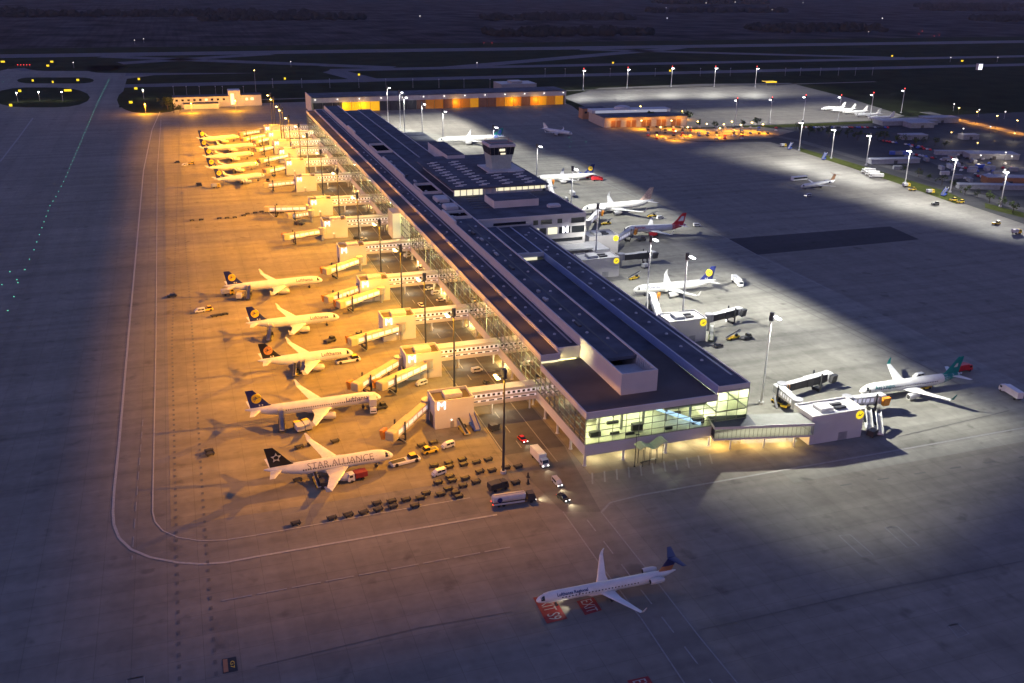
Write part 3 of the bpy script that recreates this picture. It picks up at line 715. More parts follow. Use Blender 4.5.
EMW = [(G(x,y).x, G(x,y).y) for x, y in EMP]+[(212,505),(218,580),(214,660),(199,745),(193,790),(188,835),(192,870),(188,905)]
for i, (x, y) in enumerate(EMW):
    t = em if i == 0 else copy_tree(em)
    t['label'] = 'white floodlight mast, %s in the row along the white-lit terminal side' % (ORD[i]+' from the camera' if i else 'nearest the camera')
    t.location = (x,y,0)
    hang(FLE if i != 3 else FLE3, (3.4,0,31.2), t)
    if i == 0: hang(FLN, (3.4,-1,31.2), t).rotation_euler = (0,0,R(-68))
rm = mast_proto('floodlight_mast', 25, -2.8, E_WHITE, pole=LGREY, group='white floodlight masts along the eastern perimeter road')
FLR = flood('white_flood', 17000, WHC, -1, (-.1,1.9,4.0), (1.4,3.0), .35, .25)
RMP = [(1000,207),(950,192.5),(905,183),(866,165.5),(831,158.5),(799,150.5)]
for i, (x, y) in enumerate(RMP):
    t = rm if i == 0 else copy_tree(rm)
    t['label'] = 'white-lit floodlight mast, %s of the row along the eastern perimeter road' % (ORD[i]+' from the right')
    p = G(x,y); t.location = p; a = R(25); t.rotation_euler = (0,0,a)
    hang(FLR, (-3.0,0,22.7), t)
cmst = mast_proto('floodlight_mast', 25, 2.8, E_WHITE, True, pole=LGREY, group='distant floodlight masts round the cargo apron')
FLC = flood('white_flood', 7500, WHC, 1, (-.5,2.8,5.2), (2.2,5.0), .4, .3)
CMP = [(583,90),(627,88.5),(671,87),(714,87),(755,87),(735,125),(769.5,124),(803,121),(838,121),(870,118),(901,113)]
for i, (x, y) in enumerate(CMP):
    t = cmst if i == 0 else copy_tree(cmst)
    t['label'] = 'distant floodlight mast, %s of the back row behind the cargo apron' % (ORD[i]+' from the left' if i else 'leftmost') if i < 5 else 'distant floodlight mast, %s of the front row of the cargo apron' % (ORD[i-5]+' from the left' if i > 5 else 'leftmost')
    t.location = G(x,y); t.rotation_euler = (0,0,R(-90 if i < 5 else 90))
    hang(FLC, (3.0,0,22.7), t)

# ------------------------------------------------------------------ aircraft
def interp(tab, x):
    if x <= tab[0][0]: return tab[0][1:]
    for a, b in zip(tab[:-1], tab[1:]):
        if x <= b[0]:
            t = (x-a[0])/(b[0]-a[0]); return tuple(a[i]+(b[i]-a[i])*t for i in range(1,len(a)))
    return tab[-1][1:]
def airfoil(le, chord, y, z, th, vertical=False):
    """ring of 10 points round an aerofoil section, leading edge at x = le"""
    pts = []
    for u, t in ((0,0),(.06,.6),(.25,1),(.6,.75),(1,.06)): pts.append((u, t))
    ring = [(u, t) for u, t in pts]+[(u, -t*.55) for u, t in reversed(pts[1:4])]
    out = []
    for u, t in ring:
        o = t*th*chord*.5
        out.append((le-u*chord, y+o, z) if vertical else (le-u*chord, y, z+o))
    return out
def airliner(label, L, D=4.0, span=34.1, fin_h=11.8, fuse=WHITE, fin=NAVY, emblem='crane', titles=None, group=None, engines='wing', eng=ENG, tail='low', winglet=True, windows=0, wingm=WHITE, tail_paint=None, emb_m=DISC, wl_m=None, tcol=None, tsize=2.0, name='passenger_jet', cat='airliner'):
    t = thing(name, label, cat, group=group)
    s = D/4.0; zc0 = 3.75*s if tail == 'low' else 2.75
    tab = [(0,.06,-.62),(.25,.5,-.58),(.8,.95,-.46),(1.7,1.34,-.26),(3.0,1.70,-.11),(4.6,1.92,-.02),(6.2,2.0,0),
           (L/s-13.0,2.0,0),(L/s-10.5,1.9,.10),(L/s-7.5,1.58,.40),(L/s-4.5,1.12,.78),(L/s-1.8,.6,1.12),(L/s,.16,1.30)]
    tab = [(a*s,r*s,z*s) for a, r, z in tab]
    def S(x, phi, off=0.0):         # x back from the nose, phi from the top round to starboard
        r, z = interp(tab, x); r += off
        return (L/2-x, -r*math.sin(phi), zc0+z+r*math.cos(phi))
    n = 32; xs = [a[0] for a in tab]
    fz = MB().rings([[S(x, 2*math.pi*k/n) for k in range(n)] for x in xs])
    # belly fairing
    body = part(t,'fuselage', fz, fuse, smooth=True)
    part(t,'belly_fairing', MB().rings([[( L/2-x, yy*wd, zc0-1.55*s+zz*ht) for yy, zz in ((-1,.3),(-.8,-.6),(0,-1),(.8,-.6),(1,.3),(.6,.9),(-.6,.9))] for x, wd, ht in ((L*.33,.5*s,.3*s),(L*.38,1.9*s,.9*s),(L*.54,1.9*s,.9*s),(L*.6,.5*s,.3*s))]), fuse, smooth=True)
    for sg in (1,-1):
        mb = MB(); g = [[S(x, sg*R(p), .025) for x in (1.45*s,2.0*s,2.75*s)] for p in (22,45,66,84)]
        mb.add([v for r in g for v in r], [(i*3+j,i*3+j+1,i*3+j+4,i*3+j+3) for i in range(3) for j in range(2)])
        part(t,'cockpit_window', mb, GLASSD)
    hs = span/2
    cx = L*.45   # wing leading edge root back from the nose
    LE = L/2-cx+3.4*s*(1 if engines=='wing' else .4)
    rc = 7.0*s*(1 if engines=='wing' else .85)
    sw = math.tan(R(27)); zw = zc0-1.15*s; dih = math.tan(R(5.5))
    for sg in (1,-1):
        def sec(y, chord, th): return airfoil(LE-(abs(y)-1.2*s)*sw, chord, sg*y, zw+(abs(y)-1.2*s)*dih, th)
        rr = [sec(1.2*s,rc,.14), sec(hs*.38,rc*.58,.12), sec(hs*.97,rc*.24,.10)]
        if winglet:
            tip = sec(hs*.97,rc*.24,.1)[0]; c = rc*.2
            rr.append([(p[0],p[1],p[2]) for p in airfoil(tip[0]-.9*s, c*.7, sg*hs, tip[2]+1.3*s, .08)])
            wv = airfoil(tip[0]-1.7*s, c*.4, sg*(hs+.12), tip[2]+2.2*s, .06)
            rr.append(wv)
        wg = part(t,'wing', MB().rings(rr if not (winglet and wl_m) else rr[:3]), wingm, smooth=True)
        if winglet and wl_m: part(t,'winglet', MB().rings(rr[2:]), wl_m, wg, smooth=True)
        for fy in (.3,.5,.7):
            y = hs*fy; xl = LE-(y-1.2*s)*sw; ch = rc*(.66-.45*fy)
            part(t,'flap_fairing', MB().rod((xl-ch*.55,sg*y,zw+(y-1.2*s)*dih-.35*s),(xl-ch*1.18,sg*y,zw+(y-1.2*s)*dih-.2*s),.24*s,.06*s,6), wingm, wg)
        if engines == 'wing':
            ey = 5.75*s; ex = LE-(ey-1.2*s)*sw; ez = zw-.95*s; q = []
            for x, r in ((2.5,1.02),(2.2,1.14),(1.2,1.2),(-.4,1.12),(-1.5,.82),(-2.3,.5)):
                q.append([(ex+x*s,sg*ey+r*s*math.cos(2*math.pi*k/14),ez+r*s*math.sin(2*math.pi*k/14)) for k in range(14)])
            e = part(t,'engine', MB().rings(q), eng, smooth=True)
            part(t,'intake', MB().rod((ex+2.51*s,sg*ey,ez),(ex+2.53*s,sg*ey,ez),.9*s,.88*s,14), BLACK, e)
            part(t,'pylon', MB().box(ex-2.6*s,ex+1.2*s,sg*ey-.18*s,sg*ey+.18*s,ez+.7*s,ez+1.35*s), eng, e)
        else:
            ex = -L/2+9.2*s*.95; ey = 2.25; ez = zc0+.55; q = []
            for x, r in ((2.0,.62),(1.7,.74),(.6,.8),(-.8,.74),(-1.7,.5)):
                q.append([(ex+x,sg*ey+r*math.cos(2*math.pi*k/12),ez+r*math.sin(2*math.pi*k/12)) for k in range(12)])
            e = part(t,'engine', MB().rings(q), eng, smooth=True)
            part(t,'intake', MB().rod((ex+2.01,sg*ey,ez),(ex+2.03,sg*ey,ez),.56,.54,12), BLACK, e)
            part(t,'pylon', MB().box(ex-1.3,ex+1.2,min(sg*1.0,sg*1.6),max(sg*1.0,sg*1.6),ez-.12,ez+.12), eng, e)
    # tail
    tz = zc0+1.75*s
    if tail == 'low':
        f0, f1 = -L/2+8.0*s, -L/2+1.5*s; top = fin_h
        rr = [airfoil(f0+1.6*s,6.9*s+1.6*s-.7*s,0,tz-.5*s,.09,True), airfoil(f0-.3*s,6.1*s,0,tz+.9*s,.1,True), airfoil(-L/2+3.0*s,2.5*s,0,top,.09,True)]
        fn = part(t,'tail_fin', MB().rings(rr), fin, smooth=True)
        for sg in (1,-1):
            r2 = [airfoil(-L/2+5.4*s,3.6*s,sg*.55*s,zc0+.95*s,.1), airfoil(-L/2+2.4*s,1.5*s,sg*hs*.37,zc0+1.5*s,.09)]
            part(t,'tailplane', MB().rings(r2), wingm, smooth=True)
        fxm, fzm = -L/2+3.9*s, tz+.52*(top-tz)
    else:
        top = fin_h
        rr = [airfoil(-L/2+7.4*s,5.6*s,0,tz-.5*s,.1,True), airfoil(-L/2+3.6*s,3.9*s,0,top-.1,.1,True)]
        zmid = tz+.42*(top-tz)
        rlow = [rr[0], [tuple(a[i]+(b[i]-a[i])*.45 for i in range(3)) for a, b in zip(rr[0],rr[1])]]
        fn = part(t,'tail_fin', MB().rings([rlow[1], rr[1]]), fin, smooth=True)
        part(t,'lower_fin', MB().rings(rlow), tail_paint or fin, fn, smooth=True)
        for sg in (1,-1):
            r2 = [airfoil(-L/2+3.9*s,3.6*s,sg*.1,top,.1), airfoil(-L/2+.9*s,1.7*s,sg*hs*.34,top+.1,.09)]
            part(t,'tailplane', MB().rings(r2), fin, smooth=True)
        fxm, fzm = -L/2+3, top-2
    if emblem:
        for sg in (-1,1):
            y = sg*.42*s
            if emblem == 'crane':
                r_ = 1.62*s
                e = part(t,'emblem', MB().rod((fxm,y*.2,fzm),(fxm,y,fzm),r_,r_,24), emb_m, fn)
                bird = MB(); yy = y*1.03
                def bz(p, q, wd): bird.beam((fxm+p[0]*r_,yy,fzm+p[1]*r_),(fxm+q[0]*r_,yy,fzm+q[1]*r_),.06,wd*r_)
                bz((-.7,-.15),(.1,.05),.12); bz((.1,.05),(.72,.3),.09); bz((-.25,.55),(.1,.05),.14); bz((-.55,.35),(.0,.02),.10); bz((-.1,-.1),(-.5,-.6),.07)
                part(t,'bird_mark', bird, fin, e)
                for k in (-1,1): part(t,'small_mark', MB().box(fxm+1.3*s+k*.45*s-.2*s,fxm+1.3*s+k*.45*s+.2*s,min(0,y),max(0,y),fzm-2.75*s,fzm-2.3*s), WHITE, fn)
            elif emblem == 'star':
                mb = MB()
                for k in range(5):
                    a = R(90+72*k); ca, sa = math.cos(a), math.sin(a); r0, r1 = .55*s, 1.55*s
                    for sd in (1,):
                        p = [(r0,-.42*s),(r1*.98,0),(r0,.42*s),(r0*1.35,0)]
                        vs = [(fxm-.2*s+ca*u-sa*v, y*1.02, fzm-.2*s+sa*u+ca*v) for u, v in p]+[(fxm-.2*s+ca*u-sa*v, y*.3, fzm-.2*s+sa*u+ca*v) for u, v in p]
                        mb.add(vs, [(0,1,3),(1,2,3),(4,7,5),(5,7,6),(0,4,5,1),(1,5,6,2),(2,6,7,3),(3,7,4,0)])
                part(t,'emblem', mb, LGREY, fn)
            elif emblem == 'plain':
                k_ = .5 if emb_m is LGREY else 1; mb = MB(); mb.add([(fxm+1.6*s*k_,y*1.0,fzm-1.5*s*k_),(fxm-1.6*s*k_,y*1.0,fzm-1.5*s*k_),(fxm-2.0*s*k_,y*.8,fzm+1.3*s*k_),(fxm-.6*s*k_,y*.8,fzm+1.3*s*k_)], [(0,1,2,3) if sg>0 else (3,2,1,0)])
                part(t,'emblem', mb, emb_m, fn)
    if tail_paint and tail == 'low':
        mb = MB(); xs2 = [L-9.0*s+k*1.6*s for k in range(6)]
        g = [[S(x+ (abs(p)/180.0)*0, R(p), .02) for p in range(-150,151,20)] for x in xs2]; m_ = len(g[0])
        mb.add([v for r in g for v in r], [(i*m_+j,i*m_+j+1,(i+1)*m_+j+1,(i+1)*m_+j) for i in range(5) for j in range(m_-1)])
        part(t,'painted_tail_band', mb, tail_paint, smooth=True)
    # titles wrapped on the fuselage side, both sides
    if titles:
        body_, size, xc, ph = titles
        vs, fs = slice_text(*text_mesh(body_, size, 0, .03 if size < 2.5 else .0))
        for sg in (1,-1):          # starboard reads towards the nose, port towards the tail
            mb = MB(); out = []
            for v in vs:
                x = xc-v.x*sg; phi = R(ph)-v.y/(D/2)
                out.append(S(x, sg*phi, .03))
            mb.add(out, fs if sg > 0 else fs); part(t,'lettering', mb, tcol or TEXTN)
    if windows:
        for sg in (1,-1):
            w0 = None
            for k in range(windows):
                x = L*.17+k*(L*.56/windows)
                p = S(x, sg*R(76), .02); q = S(x, sg*R(88), .02)
                if w0 is None:
                    w0 = part(t,'cabin_window', MB().add([(-.17,p[1],p[2]),(.17,p[1],p[2]),(.17,q[1],q[2]),(-.17,q[1],q[2])], [(0,1,2,3)]), GLASSD); o = w0; 
                else: o = w0.copy(); col.objects.link(o)
                o.location = (p[0],0,0)
    # doors as thin outlines
    for x in (L*.15, L*.84):
        for sg in (1,-1):
            p = S(x, sg*R(58), .015); q = S(x, sg*R(100), .015)
            part(t,'cabin_door', MB().add([(p[0]-.42,p[1],p[2]),(p[0]+.42,p[1],p[2]),(q[0]+.42,q[1],q[2]),(q[0]-.42,q[1],q[2])], [(0,1,2,3)]), LGREY)
    wr = .42*s+.06
    part(t,'nose_gear', MB().rod((L/2-L*.14,0,wr),(L/2-L*.14,0,zc0-1.4*s),.14*s).wheel((L/2-L*.14,-.3,wr),wr,.2).wheel((L/2-L*.14,.3,wr),wr,.2), DGREY)
    mgx = LE-rc*.75; my = 3.6*s if engines == 'wing' else 2.1
    for sg in (1,-1): part(t,'main_gear', MB().rod((mgx,sg*my,wr),(mgx,sg*my,zw),.2*s).wheel((mgx,sg*my-.4,wr*1.2),wr*1.2,.35).wheel((mgx,sg*my+.4,wr*1.2),wr*1.2,.35), DGREY)
    t['_L'] = L; t['_z'] = .1
    return t
def place_jet(t, nose, tail, zn=3.2, zt=4.6):
    a, b = G(*nose, zn), G(*tail, zt); c = (a+b)/2; d = a-b
    t.location = (c.x,c.y,.08); t.rotation_euler = (0,0,math.atan2(d.y,d.x))
    for k in ('_L','_z'):
        if k in t: del t[k]
LG = 'jets parked in the amber light'; RG = 'jets parked in the white light'
LH = ('Lufthansa', 2.0, 8.6, 62)
place_jet(airliner('white jet with large grey lettering and a black fin bearing a ring of stars', 38.2, fin=FINBLACK, emblem='star', titles=('STAR ALLIANCE',2.75,16.2,60), tcol=TEXTG, group=LG, windows=30), (394,455),(263,472))
place_jet(airliner('longest amber-lit jet, navy fin with a bright yellow disc, second from the camera', 45.2, titles=LH, group=LG, windows=34), (382,397),(244,412))
DIM_DISC = mat('dimmed_yellow_disc', (.55,.24,.06), .5)  # yellow disc dulled to orange, and fin blackened, as shade on this tail
place_jet(airliner('amber-lit jet with a poorly lit disc on its dark fin, third from the camera', 35.4, fin=FINBLACK, emb_m=DIM_DISC, titles=LH, group=LG, fin_h=11.5), (353,353),(258,362))
place_jet(airliner('amber-lit jet with yellow disc on blue fin, fourth from the camera', 38.0, titles=LH, group=LG), (340,317),(245,324.5))
place_jet(airliner('amber-lit jet with yellow disc fin, fifth from the camera beside the empty gates', 44.5, titles=LH, group=LG), (324,280),(222,287.5))
for i, (a, b) in enumerate((((264.5,175.5),(214,180)),((258.7,164.5),(206.5,168.5)),((253.6,154),(204,157.5)),((256,145.5),(199.5,148.5)),((239,137),(198,139.5)))):
    Lg = (G(*a,3.2)-G(*b,4.6)).length
    place_jet(airliner('distant amber-lit jet with yellow disc fin, %s of the far cluster of five' % (['nearest','second','middle','fourth','farthest'][i]), max(34,min(45,Lg)), titles=None, group=LG), a, b)
# east side
place_jet(airliner('white jet with a teal tail fin and green winglets at the nearest white-lit gate', 44.0, fin=TEAL, emblem='plain', emb_m=LGREY, titles=('Aer Lingus',1.9,9,64), tcol=TEAL, group=RG, tail_paint=TEAL, wl_m=TEAL, windows=34), (866,391),(956,375))
place_jet(airliner('white-lit jet with yellow disc on blue fin, beside a white truck', 42.0, group=RG, titles=LH), (636,290.5),(713,281))
place_jet(airliner('white jet with a red and white tail fin in the white light', 37.5, fin=REDP, emblem='plain', emb_m=WHITE, group=RG, tail_paint=REDP, eng=REDP, titles=('Austrian',1.9,9,62), tcol=REDP), (629,230),(681,225.5))
STR = mat('pale_striped_fin', (.5,.36,.3), .4, var=.5, scale=1.2)
place_jet(airliner('large white jet with a pale patterned fin near the far end of the white gates', 50.0, D=4.7, span=46, fin_h=14, fin=STR, emblem=None, group=RG), (592,210),(644,203))
place_jet(airliner('white jet with yellow disc fin between the control tower block and fire engines', 44.0, group=RG), (542,178.5),(589,174.5))
place_jet(airliner('white jet with a blue and green tail standing behind the control tower', 58.0, D=4.6, span=50, fin=TEAL, emblem='plain', emb_m=BLUEP, group=RG, tail_paint=BLUEP), (444,141),(498,137))
place_jet(airliner('dim regional jet with reddish T tail parked alone on the dark eastern apron', 34, D=2.9, span=25, fin_h=8, fin=BROWNP, emblem=None, engines='rear', tail='T', group=None, winglet=False, name='regional_jet'), (797,187.5),(839,180), 2.4, 3.4)
place_jet(airliner('small white jet taxiing alone across the dark apron behind the control tower', 33, D=3.3, span=28, fin_h=9, fin=WHITE, emblem=None, group=None), (566,132.5),(548.5,128.5))
for i, (x, y) in enumerate(((833,104.5),(843,106.3),(855,108.2),(868,111),(881,114))):
    t = airliner('small white jet on the far cargo apron, %s of the row of five' % (['leftmost','second from left','middle','fourth from left','rightmost'][i]), 30, D=2.9, span=27, fin_h=8.5, fin=WHITE, emblem=None, group='row of small white jets on the cargo apron', winglet=False)
    place_jet(t, (x-6,y+3.2), (x+7,y+1.5))
# regional jet crossing in the foreground
NVF = mat('night_blue_fin', (.015,.02,.09), .35, var=.05)
FG = airliner('white regional jet with dark blue T tail taxiing alone over red ground signs', 36.4, D=2.7, span=24.9, fin_h=7.5, fin=NVF, emblem=None, engines='rear', tail='T', tail_paint=BROWNP, windows=24, titles=('Lufthansa Regional',1.05,8.8,50), name='regional_jet')
place_jet(FG, (540,601),(672,571.5), 2.2, 3.4)
for _sg in (-1,1): add_light('SPOT', (9,_sg*1.6,1.3), 1400, (1,.92,.7), FG, (22,_sg*3,0), 80, .8, .15)

# ------------------------------------------------------------------ ground vehicles (x forward, wheels on the ground)
E_HEAD = lamp('headlamp', (1,.96,.85), 12); E_TAILL = lamp('tail_lamp', (1,.05,.03), 5)
def wheels4(t, x0, x1, y, r=.34, wd=.24):
    for x in (x0,x1):
        for sg in (1,-1): part(t,'wheel', MB().wheel((x,sg*y,r),r,wd), RUBBER)
def heads(t, x, y, z, lit):
    for sg in (1,-1): part(t,'headlight', MB().cbox((x,sg*y,z),.12,.3,.2), E_HEAD if lit else LGREY)
def cabinframe(x0,x1,dx0,dx1,w0,w1,z0,z1):
    return MB().rings([[(x0,-w0,z0),(x1,-w0,z0),(x1,w0,z0),(x0,w0,z0)],[(x0+dx0,-w1,z1),(x1-dx1,-w1,z1),(x1-dx1,w1,z1),(x0+dx0,w1,z1)]])
def make_car(m, lit=False):
    t = thing('car', '', 'car')
    part(t,'body', MB().bevbox(-2.15,2.15,-.88,.88,.3,.88,.12), m)
    part(t,'cabin', cabinframe(-1.75,1.0,.45,.75,.82,.62,.88,1.42), GLASSD); part(t,'roof', MB().box(-1.2,.2,-.6,.6,1.42,1.47), m)
    wheels4(t,-1.3,1.35,.8); heads(t,2.15,.62,.62,lit)
    for sg in (1,-1): part(t,'tail_light', MB().cbox((-2.15,sg*.65,.68),.08,.3,.16), E_TAILL if lit else REDP)
    return t
def make_van(m, lit=False):
    t = thing('van', '', 'van'); t.scale = (.86,.86,.86)
    part(t,'body', MB().rings([[(-2.5,-.95,.35),(2.5,-.95,.35),(2.5,.95,.35),(-2.5,.95,.35)],[(-2.5,-.98,1.1),(2.45,-.95,1.1),(2.45,.95,1.1),(-2.5,.98,1.1)],[(-2.45,-.9,2.1),(1.1,-.85,2.1),(1.1,.85,2.1),(-2.45,.9,2.1)],[(-2.3,-.8,2.2),(1.0,-.75,2.2),(1.0,.75,2.2),(-2.3,.8,2.2)]]), m)
    part(t,'windscreen', MB().add([(1.16,-.8,2.02),(1.16,.8,2.02),(2.32,.88,1.2),(2.32,-.88,1.2)], [(3,2,1,0)]), GLASSD)
    for sg in (1,-1): part(t,'side_window', MB().box(-.4,1.0,min(sg*.9,sg*1.0),max(sg*.9,sg*1.0),1.25,1.9), GLASSD); part(t,'side_window', MB().box(-2.0,-.6,min(sg*.9,sg*1.0),max(sg*.9,sg*1.0),1.3,1.9), GLASSD)
    wheels4(t,-1.55,1.6,.86); heads(t,2.5,.68,.78,lit); return t
def make_truck(box, cabm, L=8.0, h=3.6, lit=False, z0=1.05, mark=None):
    t = thing('box_truck', '', 'truck')
    part(t,'cargo_box', MB().bevbox(-L/2,L/2-2.2,-1.25,1.25,z0,h,.06), box)
    part(t,'chassis', MB().box(-L/2,L/2-.3,-.5,.5,.6,1.0), DGREY)
    part(t,'cab', MB().rings([[(L/2-2.05,-1.15,.5),(L/2,-1.15,.5),(L/2,1.15,.5),(L/2-2.05,1.15,.5)],[(L/2-2.05,-1.15,1.6),(L/2,-1.15,1.6),(L/2,1.15,1.6),(L/2-2.05,1.15,1.6)],[(L/2-2.05,-1.05,2.7),(L/2-.45,-1.05,2.7),(L/2-.45,1.05,2.7),(L/2-2.05,1.05,2.7)]]), cabm)
    part(t,'windscreen', MB().add([(L/2+.02,-1.05,1.65),(L/2+.02,1.05,1.65),(L/2-.4,.95,2.6),(L/2-.4,-.95,2.6)], [(0,1,2,3)]), GLASSD)
    for sg in (1,-1): part(t,'side_window', MB().box(L/2-1.5,L/2-.5,min(sg*1.1,sg*1.17),max(sg*1.1,sg*1.17),1.7,2.4), GLASSD)
    wheels4(t,-L/2+1.5,L/2-1.1,1.0,.48,.3); heads(t,L/2+.03,.85,.85,lit)
    if mark: part(t,'round_mark', MB().rod((-L/2+1.6,-1.26,(z0+h)/2),(-L/2+1.6,-1.29,(z0+h)/2),.75,.75,18), mark)
    return t
def make_tanker(lit=True):
    t = thing('tank_truck', '', 'tank truck'); L = 12.5
    rr = [[(x, r*1.3*math.cos(2*math.pi*k/16), 2.25+r*1.25*math.sin(2*math.pi*k/16)) for k in range(16)] for x, r in ((-L/2,.7),(-L/2+.3,1.0),(L/2-3.2,1.0),(L/2-2.9,.7))]
    part(t,'tank', MB().rings(rr), LGREY, smooth=True); part(t,'chassis', MB().box(-L/2,L/2-.3,-.55,.55,.6,1.05), DGREY)
    part(t,'cab', MB().rings([[(L/2-2.3,-1.2,.5),(L/2,-1.2,.5),(L/2,1.2,.5),(L/2-2.3,1.2,.5)],[(L/2-2.3,-1.2,1.8),(L/2,-1.2,1.8),(L/2,1.2,1.8),(L/2-2.3,1.2,1.8)],[(L/2-2.3,-1.1,2.9),(L/2-.4,-1.1,2.9),(L/2-.4,1.1,2.9),(L/2-2.3,1.1,2.9)]]), DGREY)
    part(t,'windscreen', MB().add([(L/2+.02,-1.1,1.85),(L/2+.02,1.1,1.85),(L/2-.36,1.0,2.8),(L/2-.36,-1.0,2.8)], [(0,1,2,3)]), GLASSD)
    part(t,'round_mark', MB().rod((-L/2+1.9,-1.32,2.3),(-L/2+1.9,-1.36,2.3),.75,.75,18), NAVY)
    part(t,'walkway', MB().box(-L/2+.5,L/2-3.4,-.35,.35,3.48,3.56), GREY); part(t,'side_skirt', MB().box(-L/2+.3,L/2-3.3,-1.26,-1.18,.7,1.25), LGREY)
    wheels4(t,-L/2+1.7,L/2-1.3,1.05,.5,.32)
    for sg in (1,-1): part(t,'wheel', MB().wheel((-L/2+3.1,sg*1.05,.5),.5,.32), RUBBER)
    heads(t,L/2+.04,.9,.9,lit)
    for sg in (1,-1): part(t,'tail_light', MB().cbox((-L/2-.05,sg*1.0,1.0),.1,.35,.2), E_TAILL)
    return t
def make_tug(m=YEL, L=5.0):
    t = thing('tow_tractor', '', 'tow tractor')
    part(t,'body', MB().bevbox(-L/2,L/2,-1.2,1.2,.4,1.15,.15), m); part(t,'deck', MB().box(-L/2+.5,0,-.8,.8,1.15,1.25), DGREY)
    part(t,'cabin', cabinframe(.2,L/2-.3,.1,.4,1.0,.85,1.15,2.1), GLASSD); part(t,'roof', MB().box(.35,L/2-.7,-.85,.85,2.1,2.18), m)
    wheels4(t,-L/2+1,L/2-1,1.1,.5,.35); heads(t,L/2,.8,.75,False); return t
def make_pushback():
    t = thing('pushback_tractor', '', 'tow tractor'); L = 9.5
    part(t,'body', MB().bevbox(-L/2,L/2,-1.5,1.5,.35,1.2,.2), WHITE); part(t,'nose_cradle', MB().box(-L/2+.2,0,-.9,.9,1.2,1.3), BLACK)
    part(t,'cabin', cabinframe(1.2,L/2-.6,.3,.5,1.2,1.0,1.2,2.3), GLASSD); part(t,'roof', MB().box(1.6,L/2-1.2,-1.0,1.0,2.3,2.4), YEL)
    wheels4(t,-L/2+1.4,L/2-1.5,1.35,.6,.4); return t
def make_belt(m=YEL):
    t = thing('belt_loader', '', 'belt loader')
    part(t,'body', MB().bevbox(-3.2,3.0,-1.0,1.0,.4,1.05,.1), m); part(t,'conveyor', MB().beam((-3.9,.3,1.0),(4.2,.3,3.0),1.0,.3), LGREY)
    part(t,'belt', MB().beam((-3.8,.3,1.19),(4.1,.3,3.19),.75,.06), BLACK); part(t,'cabin', MB().box(.4,1.6,-1.0,-.3,1.05,2.0), GLASSD)
    wheels4(t,-2.1,2.0,.95,.42,.3); return t
def make_stairs(m=BLUEP, tread=LGREY):
    t = thing('stair_truck', '', 'stair truck')
    part(t,'chassis', MB().bevbox(-4.2,3.4,-1.1,1.1,.45,1.0,.1), m); part(t,'cab', cabinframe(1.9,3.3,.1,.4,1.05,.95,1.0,2.0), GLASSD)
    mb = MB()
    for k in range(16): mb.box(-4.3+k*.46,-3.75+k*.46,-.75,.75,1.0+k*.2,1.12+k*.2)
    part(t,'stair', mb, tread)
    for sg in (1,-1): part(t,'side_panel', MB().beam((-4.4,sg*.85,1.35),(3.2,sg*.85,4.65),.08,.95), m)
    part(t,'platform', MB().box(3.1,4.4,-.9,.9,4.05,4.2), LGREY); part(t,'platform_rail', MB().box(3.1,4.4,.84,.9,4.2,5.2).box(3.1,4.4,-.9,-.84,4.2,5.2), WHITE)
    part(t,'prop', MB().rod((2.6,.6,1),(3.0,.6,4.1),.1).rod((2.6,-.6,1),(3.0,-.6,4.1),.1), GREY)
    wheels4(t,-2.8,2.4,1.0,.48,.3); return t
def make_highlift(m=YEL):
    t = thing('catering_truck', '', 'catering truck'); L = 8
    part(t,'raised_box', MB().bevbox(-4,2.6,-1.25,1.25,2.4,4.9,.06), m); part(t,'scissor_lift', MB().beam((-3,.5,1.1),(1.6,.5,2.4),.2,.25).beam((-3,.5,2.4),(1.6,.5,1.1),.2,.25).beam((-3,-.5,1.1),(1.6,-.5,2.4),.2,.25).beam((-3,-.5,2.4),(1.6,-.5,1.1),.2,.25), GREY)
    part(t,'chassis', MB().box(-4,3.8,-.9,.9,.65,1.05), DGREY); part(t,'cab', cabinframe(2.7,4.1,0,.4,1.15,1.05,.6,2.3), WHITE); part(t,'windscreen', MB().box(4.02,4.06,-.9,.9,1.0,1.4), GLASSD)
    wheels4(t,-2.6,3.1,1.0,.48,.3); return t
CARTM = mat('cart_paint', (.04,.037,.028), .6)
def make_cart(m=CARTM):
    t = thing('baggage_cart', '', 'baggage cart'); t.scale = (.88,.88,.88)
    part(t,'deck', MB().bevbox(-1.45,1.45,-.85,.85,.42,.6,.05), m); part(t,'cover', MB().bevbox(-1.3,1.3,-.8,.8,.61,.98,.2), CARTM); part(t,'frame', MB().box(-1.45,-1.38,-.85,.85,.6,1.15).box(1.38,1.45,-.85,.85,.6,1.0), DGREY)
    part(t,'tow_bar', MB().rod((1.45,0,.5),(2.2,0,.3),.05), GREY); wheels4(t,-1.0,1.0,.7,.28,.18); return t
def make_container(m=LGREY):
    t = thing('container_dolly', '', 'container dolly')
    part(t,'deck', MB().bevbox(-1.8,1.8,-1.25,1.25,.4,.6,.05), DGREY)
    part(t,'container', MB().rings([[(-1.55,-1.15,.62),(1.2,-1.15,.62),(1.2,1.15,.62),(-1.55,1.15,.62)],[(-1.55,-1.15,1.5),(1.55,-1.15,1.2),(1.55,1.15,1.2),(-1.55,1.15,1.5)],[(-1.55,-1.15,2.2),(1.55,-1.15,2.2),(1.55,1.15,2.2),(-1.55,1.15,2.2)]]), m)
    wheels4(t,-1.3,1.3,1.0,.28,.18); return t
